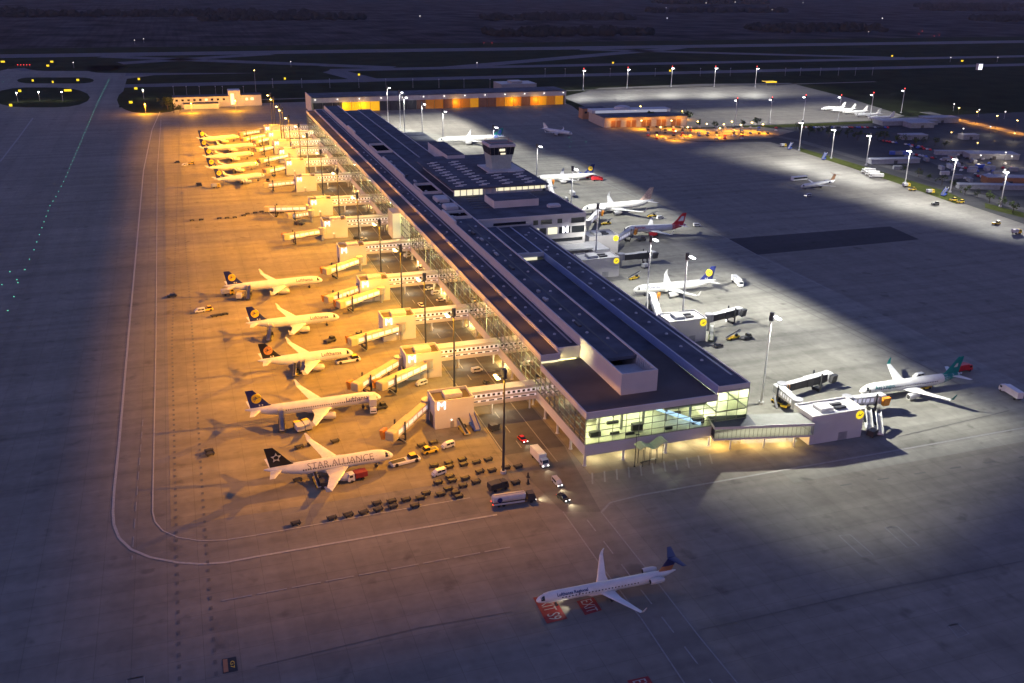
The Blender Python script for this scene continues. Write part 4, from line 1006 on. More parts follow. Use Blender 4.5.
def make_bus():
    t = thing('apron_bus', '', 'bus'); part(t,'body', MB().bevbox(-6.5,6.5,-1.45,1.45,.35,3.0,.2), WHITE)
    for sg in (1,-1): part(t,'side_windows', MB().box(-6.0,6.0,min(sg*1.4,sg*1.48),max(sg*1.4,sg*1.48),1.4,2.5), GLASSD)
    part(t,'windscreen', MB().box(6.42,6.52,-1.25,1.25,1.2,2.6), GLASSD); wheels4(t,-4,4.2,1.25,.48,.3); return t
PROTO = {}
def veh(key, maker, px, hd, label, group=None, cat=None, z=.14, name=None):
    if key not in PROTO:
        o = maker(); PROTO[key] = o
    else: o = copy_tree(PROTO[key])
    p = G(*px) if isinstance(px, tuple) else px
    o.location = (p[0],p[1],z); o.rotation_euler = (0,0,R(hd)); o['label'] = label
    if group: o['group'] = group
    elif 'group' in o: del o['group']
    if cat: o['category'] = cat
    return o
mk = lambda f, *a, **k: (lambda: f(*a, **k))
SW = 177   # nose towards the taxiway
# -- near amber apron
veh('van_w', mk(make_van,WHITE), (421.5,385), 200, 'white van on the amber apron beside the near bridge of the paired boarding bridges')
veh('van_w', None, (448,447.5), 197, 'white van on the amber apron below the wall of the nearest gate house')
veh('van_w', None, (439,475), 197, 'white van among the dark baggage carts on the near amber apron')
veh('tug_y', mk(make_tug,YEL), (430,452.5), 190, 'small yellow tow tractor among dark carts near the nearest gate house')
veh('pushback', make_pushback, (405,463), 12, 'long low white and yellow pushback tractor at the nose of the lettered jet')
veh('cater', mk(make_highlift,LGREY), (373,410), 262, 'raised high lift truck docked at the front of the longest amber-lit jet')
veh('belt_y', mk(make_belt,YEL), (318,484), 95, 'yellow belt loader in the shadow under the wing of the lettered jet')
veh('cont_g', mk(make_container,DGREY), (324,487), 95, 'dark container dolly right of the yellow belt loader under the lettered jet')
veh('truck_r', mk(make_truck,mat('dull_red',(.2,.02,.02),.5),WHITE,6.0,2.7), (357,480), 190, 'red sided truck beside the engine of the lettered jet')
veh('stairs_b', mk(make_stairs,BLUEP,PANEL), (473.5,427), 92, 'blue passenger stair truck parked at the corner of the nearest gate house')
veh('belt_y', None, (464,432), 95, 'yellow belt loader left of the blue stair truck by the nearest gate house')
veh('cont_g', None, (494,430), 15, 'dark container dolly beside the nearest sodium floodlight mast, right of the blue stairs')
veh('box_g', mk(make_truck,DGREY,DGREY,6,2.8), (498,490), 12, 'low dark grey box truck tucked behind the large tank truck')
tk = veh('tanker', make_tanker, (513.5,503.5), -3, 'large grey tank truck with round dark mark and lit headlights on the painted line')
bt = veh('truck_w', mk(make_truck,WHITE,WHITE,9.0,3.7,True), (539.5,462), -86, 'white box truck driving down the service road with headlights lit')
mv = veh('van_lit', mk(make_van,LGREY,True), (557,484.5), -86, 'pale minivan with lit headlights on the service road behind the white box truck')
sc_ = veh('car_dark', mk(make_car,BLACK,True), (563,499.5), -74, 'small dark car with lit headlights leading the traffic on the service road')
rc_ = veh('car_red', mk(make_car,REDP,True), (522.5,441), -81, 'red car with lit headlights on the service road by the nearest link bridge')
for o, x, e in ((tk,6.4,2200),(bt,4.7,900),(mv,2.7,1800),(sc_,2.4,2200),(rc_,2.4,900)):
    add_light('SPOT', (x,0,.9), e, (1,.85,.55), o, (x+14,0,0), 95, .9, .15)
veh('car_w', mk(make_car,WHITE), (421,306), 100, 'white car parked under the third link bridge on the amber side')
veh('van_w2', mk(make_van,WHITE), (436,294.5), 12, 'white van parked by the terminal wall between the third and fourth link bridges')
veh('car_w', None, (441,301), 12, 'white car just below the white van at the terminal wall, third link bridge')
veh('car_w', None, (420,269), 95, 'white car parked beneath the fourth link bridge at the terminal wall')
veh('van_w2', None, (408,257), 15, 'white van under the fifth link bridge near the pale glazed stair bay')
veh('car_w', None, (429,290), 15, 'white car by the terminal wall just beyond the white van at the third link bridge')
veh('car_d', mk(make_car,DGREY), (357,239), 10, 'dark car parked behind the sixth gate house on the amber side')
veh('car_s', mk(make_car,LGREY), (363,240), 10, 'silver car parked behind the sixth gate house on the amber side')
veh('car_d', None, (424,322), 100, 'dark car on the service road under the second link bridge')
veh('van_w2', None, (477,372), 12, 'white van parked under the terminal edge at the second link bridge')
veh('car_d', None, (487,385), 280, 'dark car on the service road between the two nearest link bridges')
veh('tug_d', mk(make_tug,DGREY), (380,409), 10, 'dark tow tractor in the shade beside the raised high lift truck')
veh('pushback2', make_pushback, (348,362), 8, 'low pushback tractor right of the nose of the jet with the poorly lit disc')
veh('tug_d', None, (356,338), 12, 'dark tow tractor at the bridge end of the fourth amber-lit jet')
veh('belt_y', None, (296,374), 80, 'yellow belt loader under the wing of the jet with the poorly lit disc')
veh('stairs_g', mk(make_stairs,DGREY,LGREY), (303,370), 80, 'dark stair truck under the wing of the jet with the poorly lit disc')
veh('stairs_g', None, (270,339), 75, 'dark stair truck behind the wing of the fourth amber-lit jet')
veh('stairs_g', None, (249,298), 80, 'dark stair truck behind the tail of the fifth amber-lit jet')
veh('truck_wy', mk(make_truck,LGREY,YEL,5.6,2.8), (240,299), 80, 'pale tail service truck beside the tail of the fifth amber-lit jet')
veh('truck_wy', None, (228,295), 10, 'pale service truck under the tail cone of the fifth amber-lit jet')
veh('stairs_g', None, (282,428), 85, 'dark stair truck under the rear fuselage of the longest amber-lit jet')
veh('truck_wy', None, (299,431), 100, 'pale truck, left of a pair behind the wing of the longest amber-lit jet')
veh('truck_wy', None, (307,429), 100, 'pale truck, right of a pair behind the wing of the longest amber-lit jet')
veh('car_d', None, (172,297), 190, 'dark car alone at the left edge of the amber light')
veh('van_w', None, (200,312.5), 190, 'white van left of the amber jets beside a short baggage train')
veh('tug_y', None, (207,311), 10, 'yellow tow tractor just right of the white van left of the amber jets')
veh('car_d', None, (177,163), 190, 'dark car left of the far cluster of amber jets')
veh('van_w', None, (185,166), 190, 'white van left of the far cluster of amber jets')
veh('tug_y', None, (191,164.5), 10, 'yellow tow tractor left of the far cluster of amber jets')
veh('cont_g', None, (199,186), 190, 'dark container dolly below the nearest of the far cluster of jets')
veh('truck_wy', None, (216,188), 8, 'pale flat truck below the nearest of the far cluster of jets')
for k, (x, y) in enumerate(((340,299),(330,342),(300,180),(268,182),(250,156),(300,225))):
    veh('tug_d', None, (x,y), 30*k, 'dark tow tractor, %s from the camera of those by the parked bridge ends' % ORD[k] if k else 'dark tow tractor nearest the camera of those by the parked bridge ends')
# dark baggage carts scattered on the near apron (nothing tells them apart)
carts = []
for ox, oy, lst in ((340,440,[(65,597),(185,580),(288,508),(300,558),(405,492),(415,533),(518,480),(632,465),(588,528),(675,430),(790,437),(770,345),(740,212),(852,190),(857,222),(960,165),(970,203),(862,300),(880,330),(985,312),(965,370),(850,395),(905,425),(930,455),(640,52),(735,30)]),
                    (450,440,[(208,185),(300,165),(235,260),(440,228),(535,218),(515,345),(330,250),(205,340),(390,335)]),
                    (230,440,[(515,665),(800,625),(930,600),(545,65),(640,40),(825,20),(530,325)])):
    carts += [(ox+x/7.85, oy+y/7.85) for x, y in lst]
carts += [(209,452),(210,455.5),(214,317),(219,316),(225,315)]
for k, p in enumerate(carts):
    veh('cart', make_cart, p, 10+rng.uniform(-8,8), 'dark empty baggage cart standing on the near amber apron', 'dark baggage carts on the near amber apron', 'baggage cart')
fc = [(180+x/7.85,150+y/7.85) for x, y in ((95,558),(165,552),(308,542),(370,538),(430,535),(500,520),(530,505),(590,498),(640,490),(680,495),(720,498),(760,500),(800,497))]
for k, p in enumerate(fc): veh('cart', None, p, 4, 'dark baggage cart, %s from the left in the line across the empty amber stands' % ORD2[k], 'dark baggage carts lined up on the empty amber stands', 'baggage cart')
# cones by the road
def make_cone():
    t = thing('traffic_bollard', '', 'bollard'); part(t,'base', MB().bevbox(-.5,.5,-.5,.5,0,.25,.05), DGREY); part(t,'post', MB().rod((0,0,.25),(0,0,1.6),.34,.2,10), DGREY); return t
veh('cone', make_cone, (528,477.5), 0, 'dark bollard by the service road, upper one of two'); veh('cone', None, (528,484), 0, 'dark bollard by the service road, lower one of two')

# -- east side gates
def gate_box(c, dx, dy, h, label, deg=0.0, disc=True):
    t = thing('gate_house', label, 'gate house', (c[0],c[1],0), R(deg), 'white-lit gate houses on the east side')
    part(t,'wall', MB().box(0,dx,0,.3,.1,h).box(0,dx,dy-.3,dy,.1,h).box(0,.3,.3,dy-.3,.1,h).box(dx-.3,dx,.3,dy-.3,.1,h), PANEL)
    part(t,'roof', MB().box(.3,dx-.3,.3,dy-.3,h-.9,h-.55), LGREY)
    part(t,'roof_plant', MB().bevbox(dx*.25,dx*.5,dy*.25,dy*.75,h-.55,h+.7,.2), LGREY)
    part(t,'roof_fans', MB().box(dx*.55,dx*.75,dy*.3,dy*.42,h-.5,h+.25).box(dx*.55,dx*.75,dy*.55,dy*.67,h-.5,h+.25), DGREY)
    part(t,'door_panel', MB().box(dx*.55,dx*.72,-.04,0,.1,3.0), GREY)
    if disc:
        d = part(t,'disc_sign', MB().rod((dx-1.7,-.02,h-1.9),(dx-1.7,-.25,h-1.9),1.45,1.45,24), E_YEL)
        br = MB(); 
        for p, q in (((-.75,-.1),(.1,-.3)),((.1,-.3),(.85,.5)),((-.4,.5),(.0,-.2))): br.beam((dx-1.7+p[0],-.28,h-1.9+p[1]),(dx-1.7+q[0],-.28,h-1.9+q[1]),.05,.22)
        part(t,'bird_mark', br, NAVY, d)
    return t
gate_box((179.4,224.0), 19.9, 9.8, 10.2, 'large pale gate house with yellow disc at the end of the near glazed footbridge')
gate_box((176.5,314.6), 17, 10.5, 10, 'pale gate house with yellow disc near the jet beside the white truck')
gate_box((176,403.5), 20, 11, 10, 'pale gate house with yellow disc below the red and white finned jet')
gate_box((196,441), 17, 12, 10, 'pale gate house with yellow disc under the corner of the central building')
gate_box((187,630), 15, 11, 10, 'pale gate house half hidden by the central building')
gate_box((172,775), 14, 11, 10, 'distant pale gate house with yellow disc beyond the control tower')
# glazed footbridge at the near end
FB = thing('glazed_footbridge', 'flat roofed glazed footbridge from the terminal end to the near pale gate house', 'footbridge', (147.5,229.3,0), R(-12.5))
L1 = 32.5
part(FB,'roof', MB().box(0,L1,0,8.2,8.2,8.6), mat('roof_felt', (.15,.155,.15), .85)); part(FB,'fascia', MB().box(-.1,L1,-.12,.0,7.9,8.75).box(-.12,-.0,0,8.2,7.9,8.75), PANEL)
part(FB,'floor', MB().box(0,L1,0,8.2,4.0,4.6), PANEL); part(FB,'glass', MB().box(.05,L1,.1,.14,4.6,8.0), GLB)
part(FB,'glass', MB().box(.05,.1,.2,8.1,4.6,8.0), GLB); part(FB,'rear_wall', MB().box(.1,L1,7.7,8.0,4.6,8.2), INTWALL)
part(FB,'ceiling_light', MB().box(1,L1-1,2,6,8.05,8.12), lamp('footbridge_lights', (1,.95,.72), 2.6, True)); part(FB,'roof_membrane', MB().box(.3,13.5,.3,7.9,8.62,8.66), ROOF)
ml = MB()
for k in range(24): ml.box(.1+k*1.4,.18+k*1.4,.02,.09,4.6,8.0)
part(FB,'mullions', ml, MULL)
for x in (6,17,27): part(FB,'pillar', MB().rod((x,1.2,.1),(x,1.2,4.0),.3), LGREY); part(FB,'pillar', MB().rod((x,7,.1),(x,7,4.0),.3), LGREY)
for x in (3,14,24): add_light('POINT', (x,3,3.3), 2600, (1,.62,.18), FB, radius=.3)
boarding_bridge(G(797,404,5.6)+Vector((0,0,0)), G(779,389,5.4), 'short white glazed boarding corridor rising behind the near pale gate house', LGREY, True, 'boarding bridges in the white light')
boarding_bridge(G(782,388,5.4), G(827,376,4.8), 'grey boarding bridge pointing right behind the near pale gate house', LGREY, False, 'boarding bridges in the white light', True)
boarding_bridge(G(847,401,5.6), G(880,398,4.6), 'pale boarding bridge between the near pale gate house and the teal finned jet', LGREY, True, 'boarding bridges in the white light')
boarding_bridge(G(709,318,5.6), G(738,311,4.8), 'dark grey boarding bridge stowed beside the second pale gate house', LGREY, False, 'boarding bridges in the white light', True)
boarding_bridge(G(662,325,5.6), G(652,296,4.6), 'white boarding bridge reaching the jet beside the white truck', LGREY, True, 'boarding bridges in the white light')
boarding_bridge(G(621,257,5.6), G(652,254,4.8), 'dark grey boarding bridge beside the third pale gate house', LGREY, False, 'boarding bridges in the white light', True)
boarding_bridge(G(616,240,5.6), G(631,231,4.6), 'white boarding bridge reaching the red and white finned jet', LGREY, True, 'boarding bridges in the white light')
boarding_bridge(G(588,223,5.6), G(598,213,4.6), 'white boarding bridge reaching the large jet with pale patterned fin', LGREY, True, 'boarding bridges in the white light')
boarding_bridge(G(553,197,5.6), G(549,182,4.6), 'white boarding bridge reaching the jet near the control tower block', LGREY, True, 'boarding bridges in the white light')
# curved smokers' canopy and lamp post in front of the terminal end
CN = thing('curved_canopy', 'pale green wavy roofed canopy on thin posts in front of the terminal end', 'canopy', tuple(G(650,463)), R(8))
up = [(-5.2+k*.87, .8*math.sin(k*.75)+6.4) for k in range(13)]
mb = MB()
for a, b in zip(up[:-1], up[1:]): mb.add([(a[0],-1.6,a[1]),(b[0],-1.6,b[1]),(b[0],1.8,b[1]+.3),(a[0],1.8,a[1]+.3),(a[0],-1.6,a[1]-.15),(b[0],-1.6,b[1]-.15),(b[0],1.8,b[1]+.15),(a[0],1.8,a[1]+.15)], [(0,1,2,3),(7,6,5,4),(0,4,5,1),(1,5,6,2),(2,6,7,3),(3,7,4,0)])
part(CN,'canopy_roof', mb, mat('green_canopy', (.33,.4,.25), .4), smooth=True)
for x in (-3.6,-1.2,1.2,3.6):
    for y in (-1.2,1.4): part(CN,'post', MB().rod((x,y,.1),(x,y,6.0),.09), DGREY)
part(CN,'bench', MB().box(-3,3,.6,1.1,.4,.55).box(-2.8,-2.6,.6,1.1,.1,.4).box(2.6,2.8,.6,1.1,.1,.4), DGREY)
LP = thing('lamp_post', 'slim dark lamp post left of the wavy canopy at the terminal end', 'lamp post', tuple(G(634.5,467)))
part(LP,'pole', MB().rod((0,0,.1),(0,0,11),.12,.07), DGREY); part(LP,'lamp_head', MB().bevbox(-.3,.9,-.2,.2,11,11.2,.05), DGREY)
part(LP,'base', MB().rod((0,0,.1),(0,0,.5),.3), DGREY)
# vehicles on the east side
veh('stairs_w', mk(make_stairs,LGREY,LGREY), (868,428), 60, 'pale stair truck, left of the pair beside the near pale gate house')
veh('stairs_w', None, (878,431), 60, 'pale stair truck, right of the pair beside the near pale gate house')
veh('cont_g', None, (872,436), 20, 'dark container dolly at the foot of the two pale stair trucks')
veh('truck_w2', mk(make_truck,WHITE,WHITE,10,3.4), (1010,396), 82, 'long white truck alone at the right edge of the bright apron')
veh('fire', mk(make_truck,REDP,REDP,8,3.3), (962,372), 5, 'red truck behind the tail of the teal finned jet')
veh('tug_y', None, (924,389), 185, 'yellow tow tractor under the rear fuselage of the teal finned jet')
veh('van_w', None, (918,378), 185, 'white van behind the far wing of the teal finned jet')
veh('tug_y', None, (778,404), 100, 'yellow tow tractor, left of two under the white glazed boarding corridor')
veh('tug_y', None, (786,406.5), 30, 'yellow tow tractor, right of two under the white glazed boarding corridor')
veh('truck_w2', None, (737,284.5), -100, 'white truck parked behind the tail of the jet with yellow disc on blue fin')
veh('belt_y', None, (634,279), 20, 'yellow belt loader beside the third pale gate house')
veh('belt_y2', mk(make_belt,YEL), (733,339), 15, 'long yellow belt loader right of the second pale gate house')
veh('stairs_gr', mk(make_stairs,mat('olive_paint',(.12,.14,.05)),LGREY), (711,339), 60, 'olive stair truck below the dark boarding bridge at the second gate house')
veh('tug_d', None, (746,339), 15, 'dark tow tractor at the end of the long yellow belt loader')
veh('car_d', None, (718,347), 15, 'dark car parked beside the terminal below the olive stair truck')
veh('cont_w', mk(make_container,LGREY), (645,268), 20, 'pale container dolly on the stand below the red and white finned jet')
veh('belt_y', None, (606,224.5), 5, 'yellow belt loader by the engine of the large jet with pale patterned fin')
veh('belt_y', None, (652,217), 5, 'yellow belt loader behind the red and white finned jet')
veh('van_w', None, (660,219), 5, 'white van behind the red and white finned jet')
veh('tug_d', None, (641,241), 5, 'dark tow tractor under the nose of the red and white finned jet')
veh('van_w', None, (697,226.5), -10, 'white van alone on the dark apron right of the red and white fin')
veh('stairs_b', None, (583,179), 170, 'blue stair truck behind the jet near the control tower block')
veh('fire', None, (591,179), 0, 'red fire engine, left of two behind the jet near the control tower block')
veh('fire', None, (597,181), 0, 'red fire engine, right of two behind the jet near the control tower block')
veh('van_w', None, (566,200), 80, 'white van beside the central building below the fire engines')
veh('truck_w2', None, (572,196), 80, 'white truck beside the central building below the fire engines')
veh('bus', make_bus, (799,180.5), 5, 'pale apron bus beyond the dim regional jet')
veh('van_lit', None, (808,196.5), 185, 'van with lit headlights driving past the dim regional jet')
veh('stairs_b', None, (790,149), 40, 'blue stair truck at the left end of the perimeter verge')
veh('truck_wy', None, (783,147), 10, 'pale truck beside the left blue stair truck on the verge edge')
veh('stairs_b', None, (824,159.5), 40, 'blue stair truck in the middle of the perimeter verge edge')
veh('truck_w2', None, (868,173), 150, 'white truck, left of three near the perimeter verge')
veh('truck_w2', None, (872,175.5), 150, 'white truck, middle of three near the perimeter verge')
veh('truck_w2', None, (876,178), 150, 'white truck, right of three near the perimeter verge')
veh('stairs_b', None, (944,195.5), 30, 'blue stair truck right of the tractors on the perimeter verge edge')
veh('tug_y', None, (912,190.5), 0, 'yellow tow tractor left on the perimeter verge edge')
veh('truck_wy', None, (906,187), 0, 'pale truck left of the yellow tractors on the verge edge')
veh('truck_wy', None, (930,193.5), 0, 'pale truck between the yellow tractors on the verge edge')
veh('tug_y', None, (953,201), 0, 'yellow tow tractor, left of two at the end of the verge')
veh('tug_y', None, (960,203), 0, 'yellow tow tractor, right of two at the end of the verge')
veh('tug_d', None, (935,205), 0, 'dark tow tractor alone on the apron below the verge end')
veh('tug_y', None, (996,224.5), 0, 'yellow tow tractor alone near the right edge of the apron')
veh('truck_wy', None, (1016,234), 0, 'pale truck cut by the right edge of the picture')

# ------------------------------------------------------------------ far buildings
HG = thing('maintenance_hangar', 'very long low hangar with amber lit doors across the far end of the terminal', 'hangar', (127,984,0))
part(HG,'wall', MB().box(0,275,0,.5,9.5,14.2).box(0,1,0.5,36,.1,14.2).box(274,275,.5,36,.1,14.2).box(1,274,35,36,.1,14), PANEL)
part(HG,'inner_wall', MB().box(1,274,6,6.4,.1,14), INTWALL)
part(HG,'roof', MB().box(-.3,275.3,-.4,36.3,14.22,14.8), ROOF)
for k in range(28):
    x0 = 2+k*9.65; e = k in (3,4,5,6); q = k in (17,21,25,27)
    part(HG,'door_panel', MB().box(x0,x0+9.2,.1,.3,.1,9.4), E_HANG if e else (E_HANG2 if q else (E_HANGD if k in (12,13,15,16,20,22,24,26) else (BROWNP if k > 10 else DGREY))))
hl0 = None
for k in range(13):
    if hl0 is None: hl0 = part(HG,'wall_lamp', MB().box(-.45,.45,-.9,-.3,12.3,12.9), E_FAR); o = hl0
    else: o = hl0.copy(); col.objects.link(o)
    o.location = (4+k*22.3,0,0)
part(HG,'gable', MB().box(-.95,-.35,-6,36,.1,16), PANEL)
for x in (33,52,150,215,240): add_light('POINT', (x,-4,6), 2500, (1,.55,.08), HG, radius=1)
HB = thing('rooftop_plant_building', 'pale plant building standing behind the right end of the long hangar', 'building', tuple(G(519,93)), 0)
part(HB,'wall', MB().box(-22,22,0,30,.1,10), GREY); part(HB,'roof', MB().box(-22.2,22.2,-.2,30.2,10.02,10.5), GREY); part(HB,'roof_plant', MB().box(-8,6,6,20,10.5,13), GREY)
OB = thing('office_building', 'long two storey pale office building with lit windows, far left of the apron', 'office building', (-4,1048,0))
part(OB,'wall', MB().box(0,55,0,14,.1,10.5), PANEL); part(OB,'roof', MB().box(-.3,55.3,-.3,14.3,10.52,11), ROOF)
part(OB,'annex_wall', MB().box(10,44,-12,-.1,.1,5), PANEL); part(OB,'annex_roof', MB().box(9.8,44.2,-12.2,-.1,5.02,5.4), ROOF)
part(OB,'stair_tower', MB().box(55.1,67,0,16,.1,16), PANEL); part(OB,'stair_window', MB().box(57,60.5,-.1,0,2,13), E_WIN)
part(OB,'east_wall', MB().box(67.1,88,0,14,.1,11), PANEL); part(OB,'east_roof', MB().box(67.0,88.2,-.2,14.2,11.02,11.6), ROOF)
for k in range(9): part(OB,'window', MB().box(2.5+k*5.8,4.9+k*5.8,-.06,0,6.6,8.6), E_WIN if k in (5,) else GLASSD)
for k in range(3): part(OB,'window', MB().box(36+k*5.8,39+k*5.8,-.06,0,2.4,4.6) if k < 2 else MB().box(72,74.4,-.06,0,6,8.4), E_WIN)
part(OB,'window', MB().box(77,80,-.06,0,6,8.6), E_WIN)
for x, y in ((5,-16),(24,-22),(48,-18),(72,-14)): add_light('POINT', (x,y,9), 8000, (1,.46,.06), OB, radius=.6)
FS = thing('fire_station', 'cargo shed with bright white curved roof lights beside the amber lit car park', 'shed', tuple(G(604,128)), R(-4))
Wd = 84
part(FS,'wall', MB().box(0,Wd,0,.5,.1,9).box(0,.5,.5,44,.1,9).box(Wd-.5,Wd,.5,44,.1,9).box(.5,Wd-.5,43.5,44,.1,9), mat('amber_cladding',(.42,.34,.28),.6))
part(FS,'roof', MB().box(-.4,Wd+.4,-.4,44.4,9.02,9.6), ROOF)
part(FS,'clerestory_roof', MB().box(-3,78,26,40,9.6,12.5), LGREY); part(FS,'lit_rooflight', MB().box(0,74,25.6,25.95,9.8,12.2), mat('glowing_rooflight', (.6,.65,.7), .5, emit=.35*K))
part(FS,'dome', MB().rings([[(30+9*math.cos(a)*c,33+6*math.sin(a)*c,z) for a in [2*math.pi*k/12 for k in range(12)]] for c, z in ((1,12.5),(.85,14.6),(.4,15.8))]), LGREY)
for k in range(16): part(FS,'door_panel', MB().box(2+k*5.1,6.2+k*5.1,-.08,0,.2,6.5), BROWNP if k % 3 else LGREY)
for k in range(5): add_light('POINT', (8+k*17,-5,7), 2600, SODC, FS, radius=.5)
FS2 = thing('gatehouse_block', 'small orange lit block at the left corner of the cargo shed', 'building', tuple(G(592,119)), R(-4))
part(FS2,'wall', MB().box(-10,14,0,12,.1,10), mat('orange_brick',(.4,.2,.1),.8)); part(FS2,'roof', MB().box(-10.3,14.3,-.3,12.3,10.02,10.5), ROOF)
for k in range(4): part(FS2,'window', MB().box(-8+k*5.5,-5.5+k*5.5,-.06,0,5.5,7.5), E_WIN if k == 1 else GLASSD)

# ------------------------------------------------------------------ trees
def tree(p, h, label, group=None, m=None, rr=.42, leaves=260):
    t = thing('tree', label, 'tree', (p[0],p[1],0), rng.random()*6, group)
    tr = MB().rod((0,0,.05),(0,0,h*.55),h*.035,h*.015,7)
    for k in range(5):
        a = k*1.26+rng.random(); tr.rod((0,0,h*(.25+.06*k)),(math.cos(a)*h*.25,math.sin(a)*h*.25,h*(.5+.06*k)),h*.014,h*.005,5)
    part(t,'trunk', tr, BARK)
    mb = MB(); cl = [(rng.gauss(0,.2)*h,rng.gauss(0,.2)*h,h*rng.uniform(.4,.92),h*rng.uniform(.12,.2)) for k in range(11)]
    for k in range(leaves):
        c = rng.choice(cl); v = Vector((rng.gauss(0,1),rng.gauss(0,1),rng.gauss(0,.8))).normalized()*c[3]*rng.uniform(.6,1.1)
        q = Vector(c[:3])+v; s = h*.045*rng.uniform(.7,1.5); a = Vector((rng.gauss(0,1),rng.gauss(0,1),rng.gauss(0,1))).normalized(); b = a.orthogonal().normalized()*s; a = a*s
        mb.add([q-a-b*.6,q+a-b*.6,q+a*.7+b,q-a*.7+b], [(0,1,2,3)])
    part(t,'crown', mb, m or rng.choice(FOL)); return t
TREES = [((652,123),11,'bushy tree at the left end of the amber car park'),((686,124),13,'tall dark tree in the middle of the amber car park'),((672,119),8,'low tree lit amber behind the car park lamps'),
         ((679,119.5),8,'small tree between the two larger car park trees'),((699,127),7,'round shrub tree right of the tall car park tree'),((168,110),13,'dark tree left of the far office building, tallest of the clump'),
         ((174,113),9,'dark low tree at the front of the clump by the office building'),((180,113.5),8,'dark low tree nearest the annex of the office building'),((163,107),8,'dark small tree at the left of the clump by the office building'),
         ((757,126),8,'small dark tree on the verge, left of the cargo apron masts'),((743,126.5),7,'small tree on the verge behind the right part of the car park'),((715,128),6,'low tree along the rear edge of the amber car park')]
for p, h, lab in TREES: tree(G(*p), h, lab)
for k in range(16):
    x = 800+k*9.5; tree(G(x+rng.uniform(-2,2), 134+k*.9+rng.uniform(-1.5,1.5)), rng.uniform(6,10), 'dark tree in the belt between the cargo apron and the eastern lots', 'dark trees in the belt beyond the cargo apron', leaves=140)
for k in range(10):
    x = 905+k*12; tree(G(x+rng.uniform(-2,2), 172+k*4.4+rng.uniform(-1,1)), rng.uniform(5,8), 'dark tree along the landside edge of the eastern perimeter road', 'dark trees along the perimeter road', leaves=140)

# ------------------------------------------------------------------ car parks
def small_car(m):
    mb = MB().bevbox(-2.1,2.1,-.88,.88,.3,.9,.12); mb.rings([[(-1.7,-.8,.9),(1.0,-.8,.9),(1.0,.8,.9),(-1.7,.8,.9)],[(-1.2,-.62,1.42),(.3,-.62,1.42),(.3,.62,1.42),(-1.2,.62,1.42)]])
    for x in (-1.3,1.35):
        for sg in (1,-1): mb.wheel((x,sg*.8,.33),.33,.22,0,8)
    return mb.build('parked_car', m)
CARM = [('white',WHITE),('silver',LGREY),('grey',DGREY),('red',REDP),('blue',BLUEP),('black',BLACK)]
SC = {}
def pcar(p, hd, where, group):
    n, m = CARM[min(5,int(rng.random()*6))]
    if n in SC: o = SC[n].copy(); col.objects.link(o)
    else: o = small_car(m); SC[n] = o
    o.location = (p[0],p[1],.14); o.rotation_euler = (0,0,R(hd)); tag(o, '%s car parked %s' % (n, where), 'car', group)
for k in range(34): pcar(G(803+k*2.55, 128.0+.12*rng.random()), 88, 'in the long row on the near edge of the cargo apron', 'cars parked in a row by the cargo apron')
for r_ in range(5):
    for k in range(16):
        if rng.random() < .35: continue
        u = k/15; x = 648+u*128; y = 127.5+r_*2.9+u*(1-r_*.25); 
        if x > 762-r_*3 and r_ > 2: continue
        pcar(G(x,y), 80, 'under the amber lamps of the car park', 'cars in the amber lit car park')
for (x0, y0, dx, dy, n_) in ((905,146,3.1,.55,22),(900,152.5,3.2,.6,20),(962,168,3.0,.75,18),(975,176,3.0,.8,15),(880,141,3.2,.5,14)):
    for k in range(n_):
        if rng.random() > .22: pcar(G(x0+k*dx, y0+k*dy), 70, 'in the dark eastern lots', 'cars in the dark eastern lots')
for r_ in range(6):
    for k in range(9):
        if rng.random() < .4: continue
        pcar(G(935+k*8+r_*6, 158+r_*4.2+k*.3), 30, 'in the dark eastern lots', 'cars in the dark eastern lots')
def street_lamp():
    t = thing('street_lamp', '', 'street lamp', group='amber street lamps of the car park')
    part(t,'pole', MB().rod((0,0,.1),(0,0,8),.1,.07,6), DGREY); part(t,'lamp_head', MB().bevbox(-.45,.45,-.45,.45,8,8.5,.1), E_SOD); return t
sl0 = street_lamp()
SLP = [(631,120),(640,112),(648,116),(656,121),(664,114),(671,127),(682,117),(687,134),(697,128),(706,130.5),(723,131),(731,128),(740,131.5),(751,129),(762,131),(660,134),(675,138),(719,135),(641,127),(624,118)]
for i, (x, y) in enumerate(SLP):
    t = sl0 if i == 0 else copy_tree(sl0)
    t.location = G(x, y+2.5); t['label'] = 'amber street lamp among the cars of the lit car park'
    add_light('SPOT', (0,0,7.8), 36000, SODC, t, (.01,0,0), 160, .9, .3)
SHM = mat('shed_cladding', (.2,.21,.24), .7, var=.2); SHR = mat('shed_roof', (.26,.27,.31), .7, var=.2)
BH = [((912,139),24,10,4,'long pale shed on the left of the dark eastern lots',SHM),((968,139),16,8,4,'small pale hut at the far side of the dark eastern lots',SHM),((893,163),42,7,3.4,'long white roofed shed just behind the perimeter road',SHR),
      ((990,158),40,14,4,'wide flat pale roofed shed in the middle of the eastern lots',SHM),((962,155),45,5,3,'thin flat roofed shelter in the eastern lots',SHR),((1000,189),60,6,3,'long pale shed along the perimeter road on the right',SHM),
      ((905,124),60,18,4,'blue grey shed at the corner of the cargo apron',SHM),((918,127),25,14,4.5,'pale block right of the shed at the corner of the cargo apron',SHM),((938,122),36,14,5,'blue grey shed at the right end of the cargo apron',SHM),((1007,183.5),34,10,5,'reddish shed near the right edge behind the mast',BROWNP)]
